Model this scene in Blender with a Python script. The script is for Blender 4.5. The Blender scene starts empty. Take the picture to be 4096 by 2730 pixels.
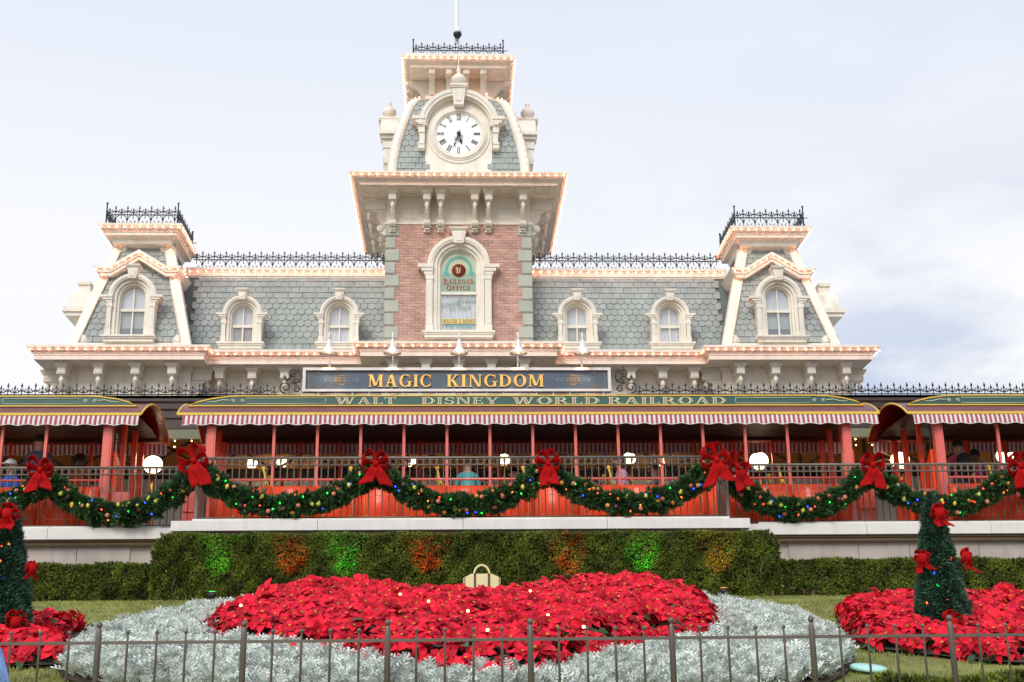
import bpy, math, random
import numpy as np
from math import sin, cos, pi, radians, sqrt, atan2
from mathutils import Matrix, Vector
rnd = random.Random(7)
nr = np.random.RandomState(7)
S = bpy.context.scene
COL = S.collection
# ------------------------------------------------------------------ camera
cam = bpy.data.cameras.new('camera'); camo = bpy.data.objects.new('camera', cam); COL.objects.link(camo)
R_ = Matrix(((0.9990953, -0.0006357, -0.0425225), (-0.0408472, -0.2926091, -0.9553593), (-0.0118352, 0.9562319, -0.2923704)))
camo.matrix_world = Matrix.Translation((-0.09, 0, 1.6)) @ R_.to_4x4()
cam.lens = 47.06; cam.sensor_width = 36; cam.clip_start = 0.1; cam.clip_end = 3000
S.camera = camo
# ------------------------------------------------------------------ sky
SUN_EL, SUN_AZ = radians(38), radians(200)      # high soft light from behind the viewer, over the left shoulder
W = bpy.data.worlds.new('World'); S.world = W; W.use_nodes = True
nt = W.node_tree; N = nt.nodes; L = nt.links; N.clear()
def wn(t, **k):
    n = N.new(t)
    for a, b in k.items(): setattr(n, a, b)
    return n
out = wn('ShaderNodeOutputWorld'); mixs = wn('ShaderNodeMixShader'); mixs.inputs[0].default_value = 0.93
sky = wn('ShaderNodeTexSky'); sky.sky_type = 'NISHITA'; sky.sun_disc = False
sky.sun_elevation = SUN_EL; sky.sun_rotation = SUN_AZ
b1 = wn('ShaderNodeBackground'); b1.inputs[1].default_value = 0.12; L.new(sky.outputs[0], b1.inputs[0])
b2 = wn('ShaderNodeBackground'); b2.inputs[1].default_value = 0.80
tc = wn('ShaderNodeTexCoord'); sep = wn('ShaderNodeSeparateXYZ'); L.new(tc.outputs['Generated'], sep.inputs[0])
ramp = wn('ShaderNodeValToRGB'); e = ramp.color_ramp.elements
e[0].position = 0.0; e[0].color = (0.88, 0.885, 0.92, 1)
e[1].position = 0.75; e[1].color = (0.66, 0.76, 0.97, 1)
for p, c in ((0.22, (1.0, 0.985, 0.975, 1)), (0.36, (0.945, 0.95, 0.97, 1)), (0.52, (0.785, 0.84, 0.945, 1))):
    q = ramp.color_ramp.elements.new(p); q.color = c
L.new(sep.outputs[2], ramp.inputs[0])
mp = wn('ShaderNodeMapping'); mp.inputs['Scale'].default_value = (1.0, 1.0, 2.6); mp.inputs['Location'].default_value = (0.35, 0.2, 0.1)
L.new(tc.outputs['Generated'], mp.inputs[0])
nz = wn('ShaderNodeTexNoise'); nz.inputs['Scale'].default_value = 3.4; nz.inputs['Detail'].default_value = 8; nz.inputs['Roughness'].default_value = 0.55
L.new(mp.outputs[0], nz.inputs['Vector'])
cr = wn('ShaderNodeValToRGB'); cr.color_ramp.elements[0].position = 0.40; cr.color_ramp.elements[1].position = 0.53
L.new(nz.outputs[0], cr.inputs[0])
mx = wn('ShaderNodeMapRange'); mx.inputs[1].default_value = 0.02; mx.inputs[2].default_value = 0.30; mx.inputs[3].default_value = 0.06; mx.inputs[4].default_value = 1.0
L.new(sep.outputs[0], mx.inputs[0])
mz = wn('ShaderNodeMapRange'); mz.inputs[1].default_value = 0.42; mz.inputs[2].default_value = 0.22; mz.inputs[3].default_value = 0.15; mz.inputs[4].default_value = 1.0
L.new(sep.outputs[2], mz.inputs[0])
m1 = wn('ShaderNodeMath', operation='MULTIPLY'); L.new(cr.outputs[0], m1.inputs[0]); L.new(mx.outputs[0], m1.inputs[1])
m2 = wn('ShaderNodeMath', operation='MULTIPLY'); L.new(m1.outputs[0], m2.inputs[0]); L.new(mz.outputs[0], m2.inputs[1])
mc = wn('ShaderNodeMix', data_type='RGBA'); mc.inputs[7].default_value = (0.52, 0.60, 0.77, 1)
L.new(m2.outputs[0], mc.inputs[0]); L.new(ramp.outputs[0], mc.inputs[6]); L.new(mc.outputs[2], b2.inputs[0])
L.new(b1.outputs[0], mixs.inputs[1]); L.new(b2.outputs[0], mixs.inputs[2]); L.new(mixs.outputs[0], out.inputs[0])
sl = bpy.data.lights.new('sun', 'SUN'); sl.energy = 1.5; sl.angle = radians(24); sl.color = (1, 0.955, 0.88)
so = bpy.data.objects.new('sun', sl); COL.objects.link(so)
sd = Vector((sin(SUN_AZ) * cos(SUN_EL), cos(SUN_AZ) * cos(SUN_EL), sin(SUN_EL)))
so.rotation_euler = sd.to_track_quat('Z', 'Y').to_euler()
S.view_settings.view_transform = 'Standard'; S.view_settings.look = 'None'; S.view_settings.gamma = 1
S.view_settings.use_curve_mapping = False; S.view_settings.exposure = 0.40

# ------------------------------------------------------------------ materials
MATS = {}
def mat(name, col, rough=0.6, metal=0.0, var=0.06, bump=0.0, bscale=30.0, vscale=2.5, island=0.0, objr=0.0, emit=None, es=0.0, coat=0.0, sub=0.0, spec=0.5, dirt=0.0, twoside=False):
    if name in MATS: return MATS[name]
    m = bpy.data.materials.new(name); m.use_nodes = True; t = m.node_tree; n = t.nodes; l = t.links
    p = n['Principled BSDF']
    p.inputs['Roughness'].default_value = rough; p.inputs['Metallic'].default_value = metal
    p.inputs['Coat Weight'].default_value = coat; p.inputs['Specular IOR Level'].default_value = spec
    if sub: p.inputs['Subsurface Weight'].default_value = sub
    g = n.new('ShaderNodeNewGeometry')
    nz = n.new('ShaderNodeTexNoise'); nz.inputs['Scale'].default_value = vscale; nz.inputs['Detail'].default_value = 6
    l.new(g.outputs['Position'], nz.inputs['Vector'])
    mr = n.new('ShaderNodeMapRange'); mr.inputs[1].default_value = 0.3; mr.inputs[2].default_value = 0.7
    mr.inputs[3].default_value = 1 - var * 1.6; mr.inputs[4].default_value = 1 + var * 1.6
    l.new(nz.outputs[0], mr.inputs[0]); last = mr.outputs[0]
    def mul(a, src, amt):
        r = n.new('ShaderNodeMapRange'); r.inputs[3].default_value = 1 - amt; r.inputs[4].default_value = 1 + amt
        l.new(src, r.inputs[0]); q = n.new('ShaderNodeMath'); q.operation = 'MULTIPLY'; l.new(a, q.inputs[0]); l.new(r.outputs[0], q.inputs[1]); return q.outputs[0]
    if island: last = mul(last, g.outputs['Random Per Island'], island)
    if objr:
        oi = n.new('ShaderNodeObjectInfo'); last = mul(last, oi.outputs['Random'], objr)
    if dirt:
        n2 = n.new('ShaderNodeTexNoise'); n2.inputs['Scale'].default_value = 1.0; n2.inputs['Detail'].default_value = 8
        mpp = n.new('ShaderNodeMapping'); mpp.inputs['Scale'].default_value = (7, 7, 0.9); l.new(g.outputs['Position'], mpp.inputs[0]); l.new(mpp.outputs[0], n2.inputs['Vector'])
        r2 = n.new('ShaderNodeMapRange'); r2.inputs[1].default_value = 0.5; r2.inputs[2].default_value = 0.75; r2.inputs[3].default_value = 1; r2.inputs[4].default_value = 1 - dirt
        l.new(n2.outputs[0], r2.inputs[0]); q = n.new('ShaderNodeMath'); q.operation = 'MULTIPLY'; l.new(last, q.inputs[0]); l.new(r2.outputs[0], q.inputs[1]); last = q.outputs[0]
    vm = n.new('ShaderNodeVectorMath'); vm.operation = 'SCALE'; vm.inputs[0].default_value = col[:3]
    l.new(last, vm.inputs['Scale']); l.new(vm.outputs[0], p.inputs['Base Color'])
    if bump:
        nb = n.new('ShaderNodeTexNoise'); nb.inputs['Scale'].default_value = bscale; nb.inputs['Detail'].default_value = 4
        l.new(g.outputs['Position'], nb.inputs['Vector'])
        b = n.new('ShaderNodeBump'); b.inputs['Strength'].default_value = bump; b.inputs['Distance'].default_value = 0.02
        l.new(nb.outputs[0], b.inputs['Height']); l.new(b.outputs[0], p.inputs['Normal'])
    if emit:
        p.inputs['Emission Color'].default_value = (*emit, 1); p.inputs['Emission Strength'].default_value = es
    MATS[name] = m; return m
CREAM = mat('cream_paint', (0.85, 0.785, 0.665), 0.5, var=0.05, bump=0.06, bscale=60, dirt=0.14)
CREAM2 = mat('soffit_paint', (0.76, 0.66, 0.53), 0.6, var=0.05, dirt=0.1)
SHING = mat('slate_shingle', (0.365, 0.395, 0.37), 0.75, var=0.07, objr=0.07, bump=0.25, bscale=90, dirt=0.10)
SHINGI = mat('slate_shingle_field', (0.365, 0.395, 0.37), 0.75, var=0.07, island=0.07, bump=0.25, bscale=90, dirt=0.10)
SHEDGE = mat('shingle_edge_shade', (0.24, 0.26, 0.25), 0.9)  # weathered edge tone, darkened further to paint in the shadow lines of the laps
SBASE = mat('shingle_underlay', (0.16, 0.18, 0.17), 0.9)
BRICK = mat('brick_clay', (0.57, 0.33, 0.26), 0.85, var=0.10, objr=0.20, bump=0.4, bscale=120)
BRICKI = mat('brick_clay_field', (0.57, 0.33, 0.26), 0.85, var=0.10, island=0.20, bump=0.4, bscale=120)
MORTAR = mat('mortar', (0.74, 0.62, 0.54), 0.95, bump=0.3, bscale=100)
QUOIN = mat('quoin_stone', (0.46, 0.475, 0.40), 0.7, var=0.05, objr=0.06, bump=0.15, dirt=0.08)
IRON = mat('black_iron', (0.012, 0.017, 0.028), 0.4, var=0.1, spec=0.6)
BULB = mat('bulb_glow', (1, 0.7, 0.4), 0.4, emit=(1.0, 0.27, 0.12), es=31)
BULBH = mat('bulb_glow_yellow', (1, 0.8, 0.4), 0.4, emit=(1.0, 0.55, 0.2), es=14)
GLOBE = mat('globe_glow', (1, 0.9, 0.7), 0.3, emit=(1.0, 0.82, 0.56), es=4)
WHITE = mat('white_enamel', (0.82, 0.82, 0.80), 0.35, var=0.02)
DIAL = mat('clock_dial', (0.95, 0.95, 0.92), 0.4, var=0.01)
BLACK = mat('black_paint', (0.015, 0.014, 0.016), 0.5)
RED = mat('red_coach_paint', (0.92, 0.065, 0.010), 0.38, var=0.03, coat=0.18, spec=0.35)
REDD = mat('dark_red_paint', (0.34, 0.014, 0.006), 0.35, coat=0.15, spec=0.3)
PINKP = mat('coral_post_paint', (0.80, 0.14, 0.10), 0.3, var=0.03, coat=0.6)
MAROON = mat('maroon_roof', (0.20, 0.075, 0.078), 0.5, var=0.08, coat=0.1, spec=0.3)
YEL = mat('yellow_trim', (0.82, 0.52, 0.055), 0.4, var=0.04)
GREEN = mat('green_letter_board', (0.035, 0.105, 0.085), 0.35, var=0.08, coat=0.3)
PALE = mat('pale_lettering', (0.66, 0.68, 0.42), 0.5, var=0.02)
BROWNL = mat('brown_letter_fill', (0.38, 0.18, 0.12), 0.5)
DBROWN = mat('dark_brown_wood', (0.055, 0.032, 0.026), 0.5, var=0.12)
CEIL = mat('coach_ceiling', (0.09, 0.034, 0.018), 0.6, var=0.1, spec=0.2)
OCHRE = mat('ochre_boards', (0.42, 0.21, 0.055), 0.6, var=0.15, bump=0.2)
OLIVE = mat('olive_beam', (0.17, 0.18, 0.115), 0.6)
GREYW = mat('pale_grey_wainscot', (0.52, 0.53, 0.53), 0.6)
NAVY = mat('slate_blue_sign', (0.082, 0.115, 0.152), 0.45, var=0.08)
NAVY2 = mat('sign_blue_ornament', (0.13, 0.20, 0.27), 0.5)
GOLD = mat('gilt_letter', (0.95, 0.56, 0.16), 0.24, metal=0.85, var=0.08, vscale=14, bump=0.15, bscale=25)
GOLDD = mat('faded_gold_paint', (0.32, 0.22, 0.11), 0.5, metal=0.2)
GOLDL = mat('gold_pinstripe', (0.70, 0.30, 0.07), 0.4)
RAIL = mat('taupe_railing', (0.17, 0.14, 0.11), 0.45, var=0.08, metal=0.2)
LEDGE = mat('white_ledge_paint', (0.78, 0.75, 0.70), 0.6, var=0.03, bump=0.08, dirt=0.10)
BAND = mat('brown_band_moulding', (0.34, 0.24, 0.155), 0.55, var=0.06)
STONE = mat('pinkish_stone_panel', (0.50, 0.43, 0.38), 0.85, var=0.09, objr=0.06, bump=0.3, bscale=70, dirt=0.12)
FENCE = mat('taupe_fence_paint', (0.145, 0.12, 0.09), 0.38, var=0.06, metal=0.3)
BOWR = mat('red_velvet', (0.42, 0.005, 0.006), 0.85, var=0.06, bump=0.3, bscale=300, spec=0.15)
PINE = mat('pine_needles', (0.036, 0.098, 0.024), 0.6, var=0.25, vscale=5, island=0.55)
PINEB = mat('blue_pine_needles', (0.045, 0.115, 0.065), 0.6, var=0.25, vscale=5, island=0.5)
HEDGE = mat('hedge_leaves', (0.135, 0.168, 0.018), 0.6, var=0.42, vscale=3.2, island=0.55)
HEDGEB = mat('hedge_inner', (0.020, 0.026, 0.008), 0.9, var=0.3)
BARK = mat('twig_bark', (0.22, 0.12, 0.09), 0.8)
LEAFG = mat('poinsettia_leaf', (0.03, 0.085, 0.02), 0.5, island=0.3, var=0.15)
PET = mat('poinsettia_bract', (0.60, 0.012, 0.030), 0.62, var=0.18, vscale=4, island=0.45, objr=0.12, sub=0.0, spec=0.14)
PETC = mat('poinsettia_centre', (0.62, 0.50, 0.06), 0.5)
SILV = mat('dusty_miller_leaf', (0.66, 0.705, 0.64), 0.9, var=0.16, island=0.25, spec=0.15)
SOIL = mat('mulch', (0.065, 0.042, 0.028), 0.95, bump=0.8, bscale=60, var=0.3)
CONE = mat('pine_cone', (0.13, 0.07, 0.045), 0.7, island=0.3)
GLASSM = bpy.data.materials.new('window_glass'); GLASSM.use_nodes = True
_n = GLASSM.node_tree.nodes; _l = GLASSM.node_tree.links; _n.clear()
_o = _n.new('ShaderNodeOutputMaterial'); _m = _n.new('ShaderNodeMixShader'); _t = _n.new('ShaderNodeBsdfTransparent'); _g = _n.new('ShaderNodeBsdfGlossy')
_g.inputs['Roughness'].default_value = 0.03; _m.inputs[0].default_value = 0.14; _t.inputs[0].default_value = (0.93, 0.95, 0.97, 1)
_l.new(_t.outputs[0], _m.inputs[1]); _l.new(_g.outputs[0], _m.inputs[2]); _l.new(_m.outputs[0], _o.inputs[0])
CURT = mat('white_curtain', (0.90, 0.87, 0.86), 0.8, var=0.04)
CURTP = mat('pinkish_curtain', (0.50, 0.42, 0.41), 0.8, var=0.08)
BLINDG = mat('grey_blind', (0.55, 0.55, 0.52), 0.8, var=0.04)
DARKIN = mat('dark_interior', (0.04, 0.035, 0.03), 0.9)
LGREEN = mat('pale_green_sign', (0.50, 0.55, 0.40), 0.5, var=0.03)
LGREEN2 = mat('mid_green_sign', (0.30, 0.42, 0.33), 0.5, var=0.03)
TEAL = mat('teal_ribbon', (0.08, 0.42, 0.38), 0.5)
SEAL = mat('maroon_seal', (0.20, 0.025, 0.02), 0.4)
LETR = mat('dark_red_lettering', (0.28, 0.05, 0.03), 0.5)
LETY = mat('yellow_lettering', (0.75, 0.65, 0.25), 0.5)

def stripes(name, c1, c2, period, k=1.0):
    m = bpy.data.materials.new(name); m.use_nodes = True; t = m.node_tree; n = t.nodes; l = t.links; p = n['Principled BSDF']
    g = n.new('ShaderNodeNewGeometry'); s = n.new('ShaderNodeSeparateXYZ'); l.new(g.outputs['Position'], s.inputs[0])
    a = n.new('ShaderNodeMath'); a.operation = 'MULTIPLY'; a.inputs[1].default_value = 1 / period; l.new(s.outputs[0], a.inputs[0])
    f = n.new('ShaderNodeMath'); f.operation = 'FRACT'; l.new(a.outputs[0], f.inputs[0])
    r = n.new('ShaderNodeValToRGB'); r.color_ramp.interpolation = 'LINEAR'; e = r.color_ramp.elements
    e[0].position = 0.0; e[0].color = (*c1, 1); e[1].position = 1.0; e[1].color = (*c1, 1)
    for pp, c in ((0.42, c1), (0.47, c2), (0.90, c2), (0.97, c1)):
        q = e.new(pp); q.color = (*c, 1)
    l.new(f.outputs[0], r.inputs[0]); nz = n.new('ShaderNodeTexNoise'); nz.inputs['Scale'].default_value = 3
    l.new(g.outputs['Position'], nz.inputs['Vector']); mr = n.new('ShaderNodeMapRange'); mr.inputs[3].default_value = 0.8; mr.inputs[4].default_value = 1.15; l.new(nz.outputs[0], mr.inputs[0])
    v = n.new('ShaderNodeVectorMath'); v.operation = 'SCALE'; l.new(r.outputs[0], v.inputs[0]); l.new(mr.outputs[0], v.inputs['Scale']); l.new(v.outputs[0], p.inputs['Base Color'])
    p.inputs['Roughness'].default_value = 0.85; return m
AWN = stripes('striped_canvas', (0.38, 0.085, 0.11), (0.74, 0.69, 0.64), 0.0925)

# ------------------------------------------------------------------ object helpers
WL = {}
def tag(o, label=None, cat=None, group=None, kind=None):
    if label: o['label'] = label
    if cat: o['category'] = cat
    if group: o['group'] = group
    if kind: o['kind'] = kind
    return o
def thing(name, label, cat, loc=(0, 0, 0), group=None):
    o = bpy.data.objects.new(name, None); COL.objects.link(o); o.location = loc; o.empty_display_size = 0.2
    WL[o] = Vector(loc); return tag(o, label, cat, group)
def put(name, me, parent=None, pos=(0, 0, 0), rot=None, kind=None, label=None, cat=None, group=None):
    o = bpy.data.objects.new(name, me); COL.objects.link(o); pos = Vector(pos)
    if parent is not None:
        o.parent = parent; o.location = pos - WL[parent]
    else: o.location = pos
    if rot is not None: o.rotation_euler = rot
    WL[o] = pos if rot is None else pos
    return tag(o, label, cat, group, kind)
class MB:
    def __init__(s): s.v = []; s.f = []; s.mi = []; s.sm = []; s.cur = 0
    def add(s, vs, fs, smooth=False):
        b = len(s.v); s.v += [tuple(p) for p in vs]
        for f in fs: s.f.append(tuple(i + b for i in f)); s.mi.append(s.cur); s.sm.append(smooth)
        return s
    def box(s, x0, x1, y0, y1, z0, z1):
        return s.add([(x0, y0, z0), (x1, y0, z0), (x1, y1, z0), (x0, y1, z0), (x0, y0, z1), (x1, y0, z1), (x1, y1, z1), (x0, y1, z1)],
                     [(0, 1, 5, 4), (1, 2, 6, 5), (2, 3, 7, 6), (3, 0, 4, 7), (4, 5, 6, 7), (3, 2, 1, 0)])
    def prism(s, poly, y0, y1, ax='y'):
        """poly = list of (a,b); extruded along y (a=x,b=z) or along x (a=y,b=z) or along z"""
        n = len(poly)
        if ax == 'y': vs = [(a, y0, b) for a, b in poly] + [(a, y1, b) for a, b in poly]
        elif ax == 'x': vs = [(y0, a, b) for a, b in poly] + [(y1, a, b) for a, b in poly]
        else: vs = [(a, b, y0) for a, b in poly] + [(a, b, y1) for a, b in poly]
        fs = [tuple(range(n)), tuple(range(2 * n - 1, n - 1, -1))] + [(i, i + n, (i + 1) % n + n, (i + 1) % n) for i in range(n)]
        return s.add(vs, fs)
    def tube(s, pts, r, n=6, closed=False, smooth=True, caps=True):
        pts = [Vector(p) for p in pts]; m = len(pts); vs = []; rr = r if isinstance(r, (list, tuple)) else [r] * m
        prev = None
        for i, p in enumerate(pts):
            a = pts[(i - 1) % m] if (closed or i > 0) else p; b = pts[(i + 1) % m] if (closed or i < m - 1) else p
            t = (b - a).normalized()
            u = prev - t * prev.dot(t) if prev is not None else (t.cross(Vector((0, 0, 1))) if abs(t.z) < 0.9 else t.cross(Vector((0, 1, 0))))
            if u.length < 1e-6: u = t.orthogonal()
            u.normalize(); prev = u; w = t.cross(u)
            for k in range(n):
                an = 2 * pi * (k + 0.5) / n; vs.append(p + (u * cos(an) + w * sin(an)) * rr[i])
        fs = []
        for i in range(m if closed else m - 1):
            for k in range(n):
                a = i * n + k; b = i * n + (k + 1) % n; c = ((i + 1) % m) * n + (k + 1) % n; d = ((i + 1) % m) * n + k
                fs.append((a, b, c, d))
        if not closed and caps: fs += [tuple(range(n - 1, -1, -1)), tuple(range((m - 1) * n, m * n))]
        return s.add(vs, fs, smooth)
    def lathe(s, prof, c=(0, 0, 0), n=12, ax='z', smooth=True):
        """prof = list of (r, h) along the axis"""
        vs = []; fs = []; c = Vector(c)
        for r, h in prof:
            for k in range(n):
                a = 2 * pi * k / n
                if ax == 'z': p = (r * cos(a), r * sin(a), h)
                elif ax == 'y': p = (r * cos(a), h, r * sin(a))
                else: p = (h, r * cos(a), r * sin(a))
                vs.append(c + Vector(p))
        for i in range(len(prof) - 1):
            for k in range(n): fs.append((i * n + k, i * n + (k + 1) % n, (i + 1) * n + (k + 1) % n, (i + 1) * n + k))
        fs.append(tuple(range(n - 1, -1, -1))); fs.append(tuple(range((len(prof) - 1) * n, len(prof) * n)))
        return s.add(vs, fs, smooth)
    def sweep(s, path, prof, closed=False, smooth=False, capends=True):
        """prof=(outset,z) rows swept along the plan path with mitred corners"""
        m = len(path); vs = []; fs = []; k = len(prof)
        for i in range(m):
            p = Vector(path[i]); ns = []
            if closed or i > 0: d = (p - Vector(path[i - 1])).normalized(); ns.append(Vector((d.y, -d.x)))
            if closed or i < m - 1: d = (Vector(path[(i + 1) % m]) - p).normalized(); ns.append(Vector((d.y, -d.x)))
            nn = ns[0] if len(ns) == 1 else (ns[0] + ns[1]) / (1 + ns[0].dot(ns[1]))
            for o, z in prof: vs.append((p.x + nn.x * o, p.y + nn.y * o, z))
        for i in range(m if closed else m - 1):
            for j in range(k - 1):
                a = i * k + j; b = ((i + 1) % m) * k + j; fs.append((a, b, b + 1, a + 1))
        if capends and not closed: fs += [tuple(range(k)), tuple(range((m - 1) * k + k - 1, (m - 1) * k - 1, -1))]
        return s.add(vs, fs, smooth)
    def arch(s, r1, r2, zc, z0, y0, y1, x=0.0, n=18, legs=True):
        """upside-down U band between radii r1<r2"""
        pts = []
        if legs: pts.append((-1, 0))
        A = [pi - pi * i / n for i in range(n + 1)]
        def ring(r):
            q = [(x + r * cos(a), zc + r * sin(a)) for a in A]
            return ([(x - r, z0)] if legs else []) + q + ([(x + r, z0)] if legs else [])
        a = ring(r1); b = ring(r2); m = len(a)
        vs = [(p[0], y0, p[1]) for p in a] + [(p[0], y0, p[1]) for p in b] + [(p[0], y1, p[1]) for p in a] + [(p[0], y1, p[1]) for p in b]
        fs = []
        for i in range(m - 1):
            fs += [(i, i + 1, m + i + 1, m + i), (m + i, m + i + 1, 3 * m + i + 1, 3 * m + i), (i, 2 * m + i, 2 * m + i + 1, i + 1), (2 * m + i, 3 * m + i, 3 * m + i + 1, 2 * m + i + 1)]
        fs += [(0, m, 3 * m, 2 * m), (m - 1, 3 * m - 1, 4 * m - 1, 2 * m - 1)]
        return s.add(vs, fs)
    def ball(s, c, r, n=8, m=6, sz=1.0):
        return s.lathe([(max(1e-4, r * sin(pi * i / m)), -r * sz * cos(pi * i / m)) for i in range(m + 1)], c, n)
    def mesh(s, name, *mats):
        me = bpy.data.meshes.new(name); me.from_pydata(s.v, [], s.f)
        for m in mats: me.materials.append(m)
        me.polygons.foreach_set('material_index', s.mi); me.polygons.foreach_set('use_smooth', s.sm); me.update()
        return me
def npmesh(name, V, F, m, mi=None, smooth=False):
    """V (n,3), F (m,k) equal-sized faces"""
    me = bpy.data.meshes.new(name); V = np.asarray(V, np.float32); F = np.asarray(F, np.int32); k = F.shape[1]
    me.vertices.add(len(V)); me.vertices.foreach_set('co', V.ravel())
    me.loops.add(F.size); me.loops.foreach_set('vertex_index', F.ravel())
    me.polygons.add(len(F)); me.polygons.foreach_set('loop_start', np.arange(0, F.size, k, dtype=np.int32))
    for q in (m if isinstance(m, (list, tuple)) else [m]): me.materials.append(q)
    if mi is not None: me.polygons.foreach_set('material_index', np.asarray(mi, np.int32))
    if smooth: me.polygons.foreach_set('use_smooth', np.ones(len(F), bool))
    me.update(calc_edges=True); return me
def rotmats(yaw, tilt, az):
    """rotate about own z by yaw, then lean by tilt towards direction az; arrays -> (n,3,3)"""
    n = len(yaw); cz, sz = np.cos(yaw), np.sin(yaw); Z = np.zeros((n, 3, 3)); Z[:, 0, 0] = cz; Z[:, 0, 1] = -sz; Z[:, 1, 0] = sz; Z[:, 1, 1] = cz; Z[:, 2, 2] = 1
    kx, ky = -np.sin(az), np.cos(az); c, s_ = np.cos(tilt), np.sin(tilt); Rr = np.zeros((n, 3, 3))
    Rr[:, 0, 0] = c + kx * kx * (1 - c); Rr[:, 0, 1] = kx * ky * (1 - c); Rr[:, 0, 2] = ky * s_
    Rr[:, 1, 0] = kx * ky * (1 - c); Rr[:, 1, 1] = c + ky * ky * (1 - c); Rr[:, 1, 2] = -kx * s_
    Rr[:, 2, 0] = -ky * s_; Rr[:, 2, 1] = kx * s_; Rr[:, 2, 2] = c
    return Rr @ Z
def scatter(base, P, Rm, sc):
    V, F = base; V = np.asarray(V, float); F = np.asarray(F); n = len(P)
    W_ = np.einsum('nij,vj->nvi', Rm, V) * np.asarray(sc).reshape(-1, 1, 1) + np.asarray(P)[:, None, :]
    FF = (F[None] + (np.arange(n) * len(V))[:, None, None]).reshape(-1, F.shape[1])
    return W_.reshape(-1, 3), FF
def merge(parts):
    V = []; F = []; b = 0
    for v, f in parts: V.append(v); F.append(f + b); b += len(v)
    return np.concatenate(V), np.concatenate(F)
def inpoly(x, y, poly):
    x = np.asarray(x); y = np.asarray(y); c = np.zeros(x.shape, bool); n = len(poly)
    for i in range(n):
        x1, y1 = poly[i]; x2, y2 = poly[(i + 1) % n]
        cond = ((y1 > y) != (y2 > y)) & (x < (x2 - x1) * (y - y1) / (y2 - y1 + 1e-12) + x1); c ^= cond
    return c
def edgedist(x, y, poly):
    x = np.asarray(x); y = np.asarray(y); d = np.full(x.shape, 1e9); n = len(poly)
    for i in range(n):
        x1, y1 = poly[i]; x2, y2 = poly[(i + 1) % n]; dx, dy = x2 - x1, y2 - y1
        t = np.clip(((x - x1) * dx + (y - y1) * dy) / (dx * dx + dy * dy), 0, 1)
        d = np.minimum(d, np.hypot(x - x1 - t * dx, y - y1 - t * dy))
    return d
def smoothpoly(p, it=2):
    for _ in range(it):
        q = []
        for i in range(len(p)):
            a, b = p[i], p[(i + 1) % len(p)]
            q += [(a[0] * .75 + b[0] * .25, a[1] * .75 + b[1] * .25), (a[0] * .25 + b[0] * .75, a[1] * .25 + b[1] * .75)]
        p = q
    return p

# ------------------------------------------------------------------ lettering
TK, TN, SH, EX = .20, .085, .065, .075
def _rect(x0, x1, z0, z1): return [(x0, z0), (x1, z0), (x1, z1), (x0, z1)]
def _ser(x, w, top): return _rect(x - w / 2 - EX, x + w / 2 + EX, 1 - SH if top else 0, 1 if top else SH)
def _stem(x, w): return [_rect(x - w / 2, x + w / 2, 0, 1), _ser(x, w, 0), _ser(x, w, 1)]
def _diag(x0, z0, x1, z1, w): return [(x0 - w / 2, z0), (x0 + w / 2, z0), (x1 + w / 2, z1), (x1 - w / 2, z1)]
def _bowl(cx, cz, rx, rz, tx, tz, a0, a1, n=14):
    q = []
    for i in range(n):
        a, b = radians(a0 + (a1 - a0) * i / n), radians(a0 + (a1 - a0) * (i + 1) / n)
        q.append([(cx + rx * cos(a), cz + rz * sin(a)), (cx + rx * cos(b), cz + rz * sin(b)), (cx + (rx - tx) * cos(b), cz + (rz - tz) * sin(b)), (cx + (rx - tx) * cos(a), cz + (rz - tz) * sin(a))])
    return q
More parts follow.
